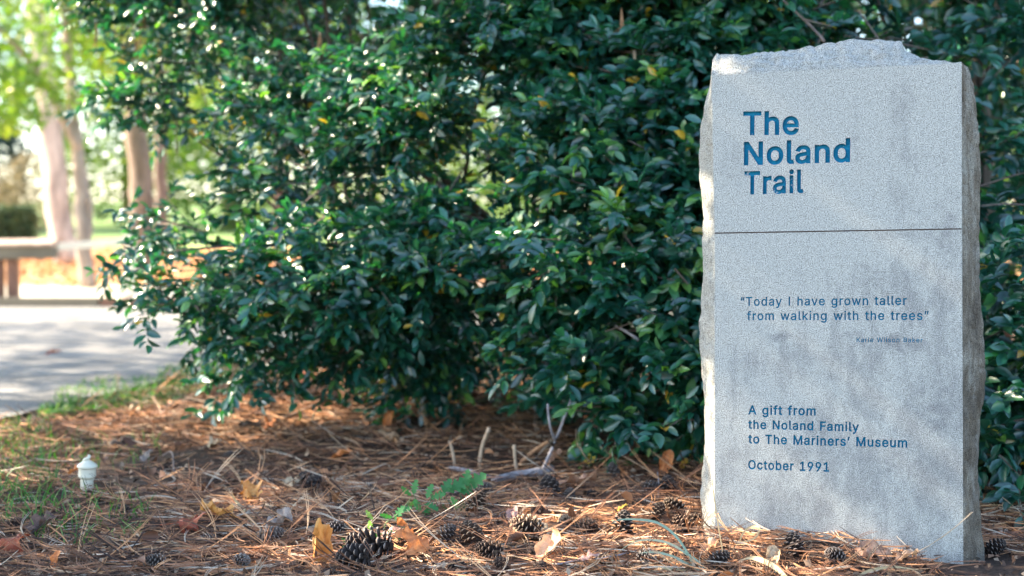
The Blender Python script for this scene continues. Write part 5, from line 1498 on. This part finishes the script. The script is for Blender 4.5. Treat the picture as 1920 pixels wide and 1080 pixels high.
a0, a1, a2, a3 = Gh(925, 912), Gh(965, 905), Gh(1000, 900), Gh(1035, 893)
stick('dead_branch', [p + Vector((0, 0, .018)) for p in (a0, a1, a2, a3)], .012, .021, M_GREYWOOD, 'grey dead branch piece lying at the foot of the forked twig', 'branch', wob=.008)
a0, a1, a2 = Gh(840, 885), Gh(885, 893), Gh(925, 906)
stick('dead_branch', [p + Vector((0, 0, .012)) for p in (a0, a1, a2)], .007, .009, M_GREYWOOD, 'thin grey stick lying behind the lobed green seedling', 'branch')
pts = [Gh(455, 812), Gh(520, 790), Gh(600, 768), Gh(690, 735)]
stick('fallen_stick', [p + Vector((0, 0, .03)) for p in pts], .009, .006, M_TWIG, 'long fallen stick lying across the straw mound under the boughs', 'stick')
pts = [Gh(305, 862), Gh(322, 868), Gh(326, 890)]
stick('curved_stick', [pts[0] + Vector((0, 0, .02)), pts[1] + Vector((0, 0, .035)), pts[2] + Vector((0, 0, .01))], .0035, .003, M_TWIG, 'short curved twig right of the white pipe', 'stick')
pts = [Gh(1045, 1072), Gh(1080, 1064), Gh(1120, 1062), Gh(1195, 1046)]
stick('thin_stick', [p + Vector((0, 0, .018)) for p in pts], .0026, .002, M_GREYWOOD, 'thin grey stick lying below the arched pale blades', 'stick')
# dry vine strands hanging from the shrub
vine = empty('dry_vine', P(1170, 840, 4.9), 'brown strands of dry vine hanging from the shrub to the ground', 'vine')
for k in range(6):
    ox = random.uniform(-8, 8)
    branch_obj('strand', [P(1188 + ox * .4, 700, 4.9), P(1184 + ox, 750, 4.88), P(1176 + ox * .8, 800, 4.87), P(1166 + ox * 1.6, 852, 4.87)], .0022, .0018, M_ORANGESTICK, vine, 5, .012, vine.location)
# brown needle tufts caught in the boughs at the top
GN = 'dead pine needles caught in the boughs'
for i, (px, py, ln, lb) in enumerate([(268, 5, 95, 'long rusty bunch of dead needles hanging in the boughs at the top left'), (180, 40, 60, 'short pale bunch of dead needles hanging left of the long rusty one'),
                              (1165, 15, 45, 'rusty needle bunch hanging in the boughs at the top centre'), (600, 60, 40, 'tan needle bunch caught by the light leaf spray at the top'), (255, 70, 50, 'thin needle bunch hanging just left of the long rusty one')]):
    g = P(px, py, float(Yfront(np.array([px * 1.0]), np.array([py * 1.0]))[0]) - .25)
    root = empty('dead_needle_bunch', g, lb, 'pine needles', GN)
    V, F = tube_np([([Vector((0, 0, 0)), Vector((random.uniform(-.01, .01), 0, -.06)), Vector((random.uniform(-.03, .03), random.uniform(-.02, .02), -ln * g.y / FPX))], [.0012, .0012, .0005]) for _ in range(9)], 4)
    o = link('needles', mesh_np('needles', V, F), root, M_ORANGESTICK); o['kind'] = 'stuff'

# ------------------------------------------------------------------ green seedlings
def lobed_leaf_mesh(tint, seed):
    """pinnately lobed leaf along +x, unit length, with a folded midrib"""
    seg = 56
    V = [(i / 8.0, 0, -.10 * (i / 8) ** 2) for i in range(9)]
    F3 = []
    ring = []
    for sgn in (1, -1):
        prev = None
        for i in range(seg + 1):
            t = i / seg
            w = .30 * math.sin(math.pi * min(1, t * 1.02)) ** .6 * (.42 + .58 * (.5 + .5 * math.cos(2 * math.pi * (t * 4.2 + .30))) ** .8)
            x = t + .12 * w / .3 * (1 - t)
            V.append((x, sgn * w, -.10 * t * t + .10 * w + .03 * mn.noise(Vector((t * 5, sgn, seed)))))
            k = len(V) - 1
            if prev is not None:
                a = min(8, int((i - .5) / seg * 8)); 
                m0, m1 = round((i - 1) / seg * 8), round(i / seg * 8)
                F3.append((m0, prev, k) if sgn < 0 else (m0, k, prev))
                if m1 != m0: F3.append((m0, k, m1) if sgn < 0 else (m0, m1, k))
            prev = k
    me = mesh_np('leaf', V, [np.array(F3)], np.full(len(V), tint))
    me.materials.append(M_WEED)
    return me
LM = [lobed_leaf_mesh(t, i) for i, t in enumerate((.25, .4, .55, .7, .9))]
def seedling(label, stems, leaves, name='seedling'):
    base = Vector(stems[0][0])
    root = empty(name, base, label, 'seedling')
    for st in stems:
        branch_obj('stem', st, .0022, .0012, M_WEEDSTEM, root, 6, .002, base)
    for (px, py, Yd, size, az, tilt, roll, mi) in leaves:
        p = P(px, py, Yd) - base
        o = bpy.data.objects.new('leaf', LM[mi]); sc.collection.objects.link(o); o.parent = root
        s_ = .85 * size * Yd / FPX
        # az 0: leaf points right in the picture, 90: up; tilt leans the blade toward the camera
        o.matrix_local = Matrix.Translation(p) @ Matrix.Rotation(R(-az), 4, 'Y') @ Matrix.Rotation(R(roll), 4, 'X') @ Matrix.Rotation(R(tilt), 4, 'Z') @ Matrix.Scale(s_, 4)
M_WEEDSTEM = simple('weed_stem', (.12, .17, .07), .6, .3, 50, 0)
g = Gh(862, 962)
seedling('green seedling with two large lobed leaves in the middle of the foreground',
         [[g, P(850, 950, g.y), P(832, 930, g.y - .02)], [g, P(868, 945, g.y), P(862, 922, g.y)]],
         [(826, 932, g.y - .02, 48, 62, 0, 62, 1), (836, 922, g.y, 62, 28, 0, 55, 2), (858, 920, g.y, 58, -6, 10, 48, 2), (868, 922, g.y + .02, 66, 40, 0, 60, 1), (872, 916, g.y, 44, 82, 0, 70, 1), (845, 930, g.y - .04, 34, -60, 0, 60, 3), (850, 950, g.y, 34, 10, 0, 60, 0), (830, 945, g.y, 30, -70, 0, 60, 0)])
g = Gh(800, 975)
seedling('small bluish green seedling just left of the large lobed one', [[g, P(790, 955, g.y), P(775, 925, g.y)], [g, P(805, 945, g.y), P(810, 925, g.y)]],
         [(775, 928, g.y, 36, 80, 0, 65, 3), (772, 930, g.y, 32, 140, 0, 60, 3), (775, 935, g.y - .01, 34, -60, 0, 60, 3), (800, 935, g.y, 36, 70, 0, 65, 3), (806, 935, g.y, 36, 20, 0, 60, 3), (795, 945, g.y - .01, 36, -20, 0, 60, 2), (797, 950, g.y - .01, 36, -75, 0, 60, 2), (785, 940, g.y, 28, 200, 0, 60, 4)])
g = Gh(728, 1008)
seedling('trailing green vine with small lobed leaves above the pinkish leaf', [[g, P(722, 985, g.y), P(745, 965, g.y), P(770, 935, g.y + .05)]],
         [(716, 1000, g.y, 34, 200, 0, 60, 1), (720, 998, g.y, 34, -70, 0, 65, 1), (726, 995, g.y, 36, -30, 0, 60, 1), (740, 975, g.y, 38, 60, 0, 60, 2), (742, 972, g.y, 34, -40, 0, 60, 2), (736, 970, g.y, 30, 170, 0, 60, 2), (752, 958, g.y, 26, 20, 0, 60, 2), (700, 975, g.y, 28, 130, 0, 60, 4), (692, 975, g.y, 24, -80, 0, 60, 4)])
g = Gh(655, 1026)
seedling('tiny pale green sprig left of the pinkish leaf', [[g, P(654, 1018, g.y), P(655, 1012, g.y)]],
         [(655, 1018, g.y, 20, 60, 0, 65, 3), (654, 1018, g.y, 20, 150, 0, 65, 3), (655, 1018, g.y, 20, -60, 0, 60, 3), (653, 1020, g.y, 16, 210, 0, 60, 3), (657, 1016, g.y, 18, 10, 0, 60, 3)])
g = Gh(1110, 880)
seedling('low bright green creeper with a yellow leaf under the shrub', [[g, P(1100, 862, g.y), P(1085, 845, g.y)], [g, P(1130, 860, g.y), P(1150, 845, g.y)]],
         [(1085, 868, g.y, 26, -70, 0, 60, 4), (1088, 850, g.y, 28, 30, 0, 60, 3), (1080, 858, g.y, 24, 120, 0, 60, 3), (1130, 862, g.y, 28, -60, 0, 60, 4), (1142, 852, g.y, 26, 50, 0, 60, 4), (1125, 850, g.y, 26, 150, 0, 60, 2), (1165, 870, g.y, 28, 10, 0, 60, 1), (1180, 855, g.y, 28, 40, 0, 60, 1), (1200, 868, g.y, 28, -20, 0, 60, 1), (1225, 880, g.y, 30, 20, 0, 60, 1), (1215, 858, g.y, 22, 80, 0, 60, 4)], name='creeper')
p_ = G(1255, 905)

# ------------------------------------------------------------------ long blades by the stone
def blade_obj(name, pts, w, mat, parent, base, tint=.5):
    sp_ = smooth_path(pts, 7)
    n_ = len(sp_)
    V = []
    for i, p in enumerate(sp_):
        t = (sp_[min(i + 1, n_ - 1)] - sp_[max(i - 1, 0)]).normalized()
        s_ = t.cross(Vector((.1, -1, .35))).normalized()
        nn = t.cross(s_)
        f = i / (n_ - 1)
        ww = w * (.75 + .25 * math.sin(math.pi * min(1, f * 1.3))) * (1 if f < .7 else max(.05, (1 - f) / .3))
        V += [p - s_ * ww - base, p + nn * ww * .35 - base, p + s_ * ww - base]
    F = []
    for i in range(n_ - 1):
        for k in (0, 1):
            a = i * 3 + k
            F.append((a, a + 1, a + 4, a + 3))
    return link(name, mesh_np(name, V, F, np.full(len(V), tint)), parent, mat)
g = Gh(1325, 1074)
tuft = empty('grass_tuft', g, 'tuft of long arching pale green blades left of the foot of the stone', 'grass tuft')
Yg = g.y
for pts, w, ti in (
        ([(1300, 1060), (1285, 1030), (1262, 1000), (1232, 980), (1195, 974), (1160, 975), (1143, 985)], .0030, .1),
        ([(1318, 1070), (1298, 1048), (1262, 1022), (1222, 1012), (1185, 1018), (1150, 1042)], .0027, .7),
        ([(1328, 1076), (1290, 1058), (1258, 1042), (1225, 1035), (1195, 1038)], .0030, .3),
        ([(1325, 1068), (1305, 1050), (1285, 1036), (1270, 1028)], .0028, .35),
        ([(1330, 1082), (1260, 1066), (1215, 1064), (1180, 1085)], .0024, .75),
        ([(1335, 1082), (1300, 1072), (1245, 1068), (1215, 1090)], .0026, .95),
        ([(1315, 1085), (1255, 1085), (1150, 1060), (1115, 1068)], .0022, .9)):
    blade_obj('blade', [P(x, y, Yg + .0007 * (1300 - x) * .3) for x, y in pts], w, M_PALEBLADE, tuft, g, ti)
g = Gh(1355, 1040)
b3 = empty('dry_straw_stem', g, 'single thin dry straw stem rising in front of the left corner of the stone', 'straw')
blade_obj('stem', [P(1357, 1045, 3.33), P(1350, 1005, 3.33), P(1343, 960, 3.33), P(1337, 915, 3.34), P(1335, 890, 3.34)], .0017, M_DRYBLADE, b3, g, .5)
g = Gh(1385, 1040)
b4 = empty('looped_blade', g, 'looped dry yellow grass blade at the foot of the stone', 'grass blade')
blade_obj('blade', [P(1387, 1015, 3.3), P(1393, 1000, 3.3), P(1405, 989, 3.3), P(1419, 987, 3.29), P(1423, 995, 3.28), P(1416, 1008, 3.28), P(1400, 1015, 3.28), P(1384, 1018, 3.27), P(1370, 1040, 3.26)], .0022, M_DRYBLADE, b4, g, .2)
g = Gh(1440, 1070)
b5 = empty('broad_dry_blade', g, 'broad pale dry blade curving to the bottom edge in front of the stone', 'grass blade')
blade_obj('blade', [P(1478, 1088, 3.15), P(1456, 1066, 3.18), P(1432, 1052, 3.2), P(1410, 1046, 3.22), P(1388, 1050, 3.22)], .0062, M_DRYBLADE, b5, g, .7)
g = Gh(1610, 1075)
b6 = empty('broad_dry_blade', g, 'arched golden dry blade below the dark cones in front of the stone', 'grass blade')
blade_obj('blade', [P(1600, 1088, 3.14), P(1625, 1072, 3.16), P(1660, 1064, 3.18), P(1690, 1064, 3.2), P(1730, 1070, 3.2)], .0032, M_DRYBLADE, b6, g, .1)
g = Gh(540 / 1, 930)
b7 = empty('dry_blade_pair', Gh(470, 985), 'pair of stiff tan blades standing in the sunlit straw patch', 'grass blade')
blade_obj('blade', [Gh(478, 985) + Vector((0, 0, .01)), P(452, 950, 3.95), P(428, 922, 3.95)], .0035, M_DRYBLADE, b7, b7.location, .3)
blade_obj('blade', [Gh(472, 988) + Vector((0, 0, .01)), P(446, 948, 3.98), P(434, 920, 3.98)], .0030, M_DRYBLADE, b7, b7.location, .1)

# bright leaf blades of grass by the white pipe
bl = empty('green_blade', Gh(115, 1006), 'single broad bright green grass blade low at the left', 'grass blade')
blade_obj('blade', [Gh(112, 1008), P(135, 990, 3.85), P(150, 975, 3.85), P(172, 968, 3.87)], .0045, M_WEED, bl, bl.location, .35)
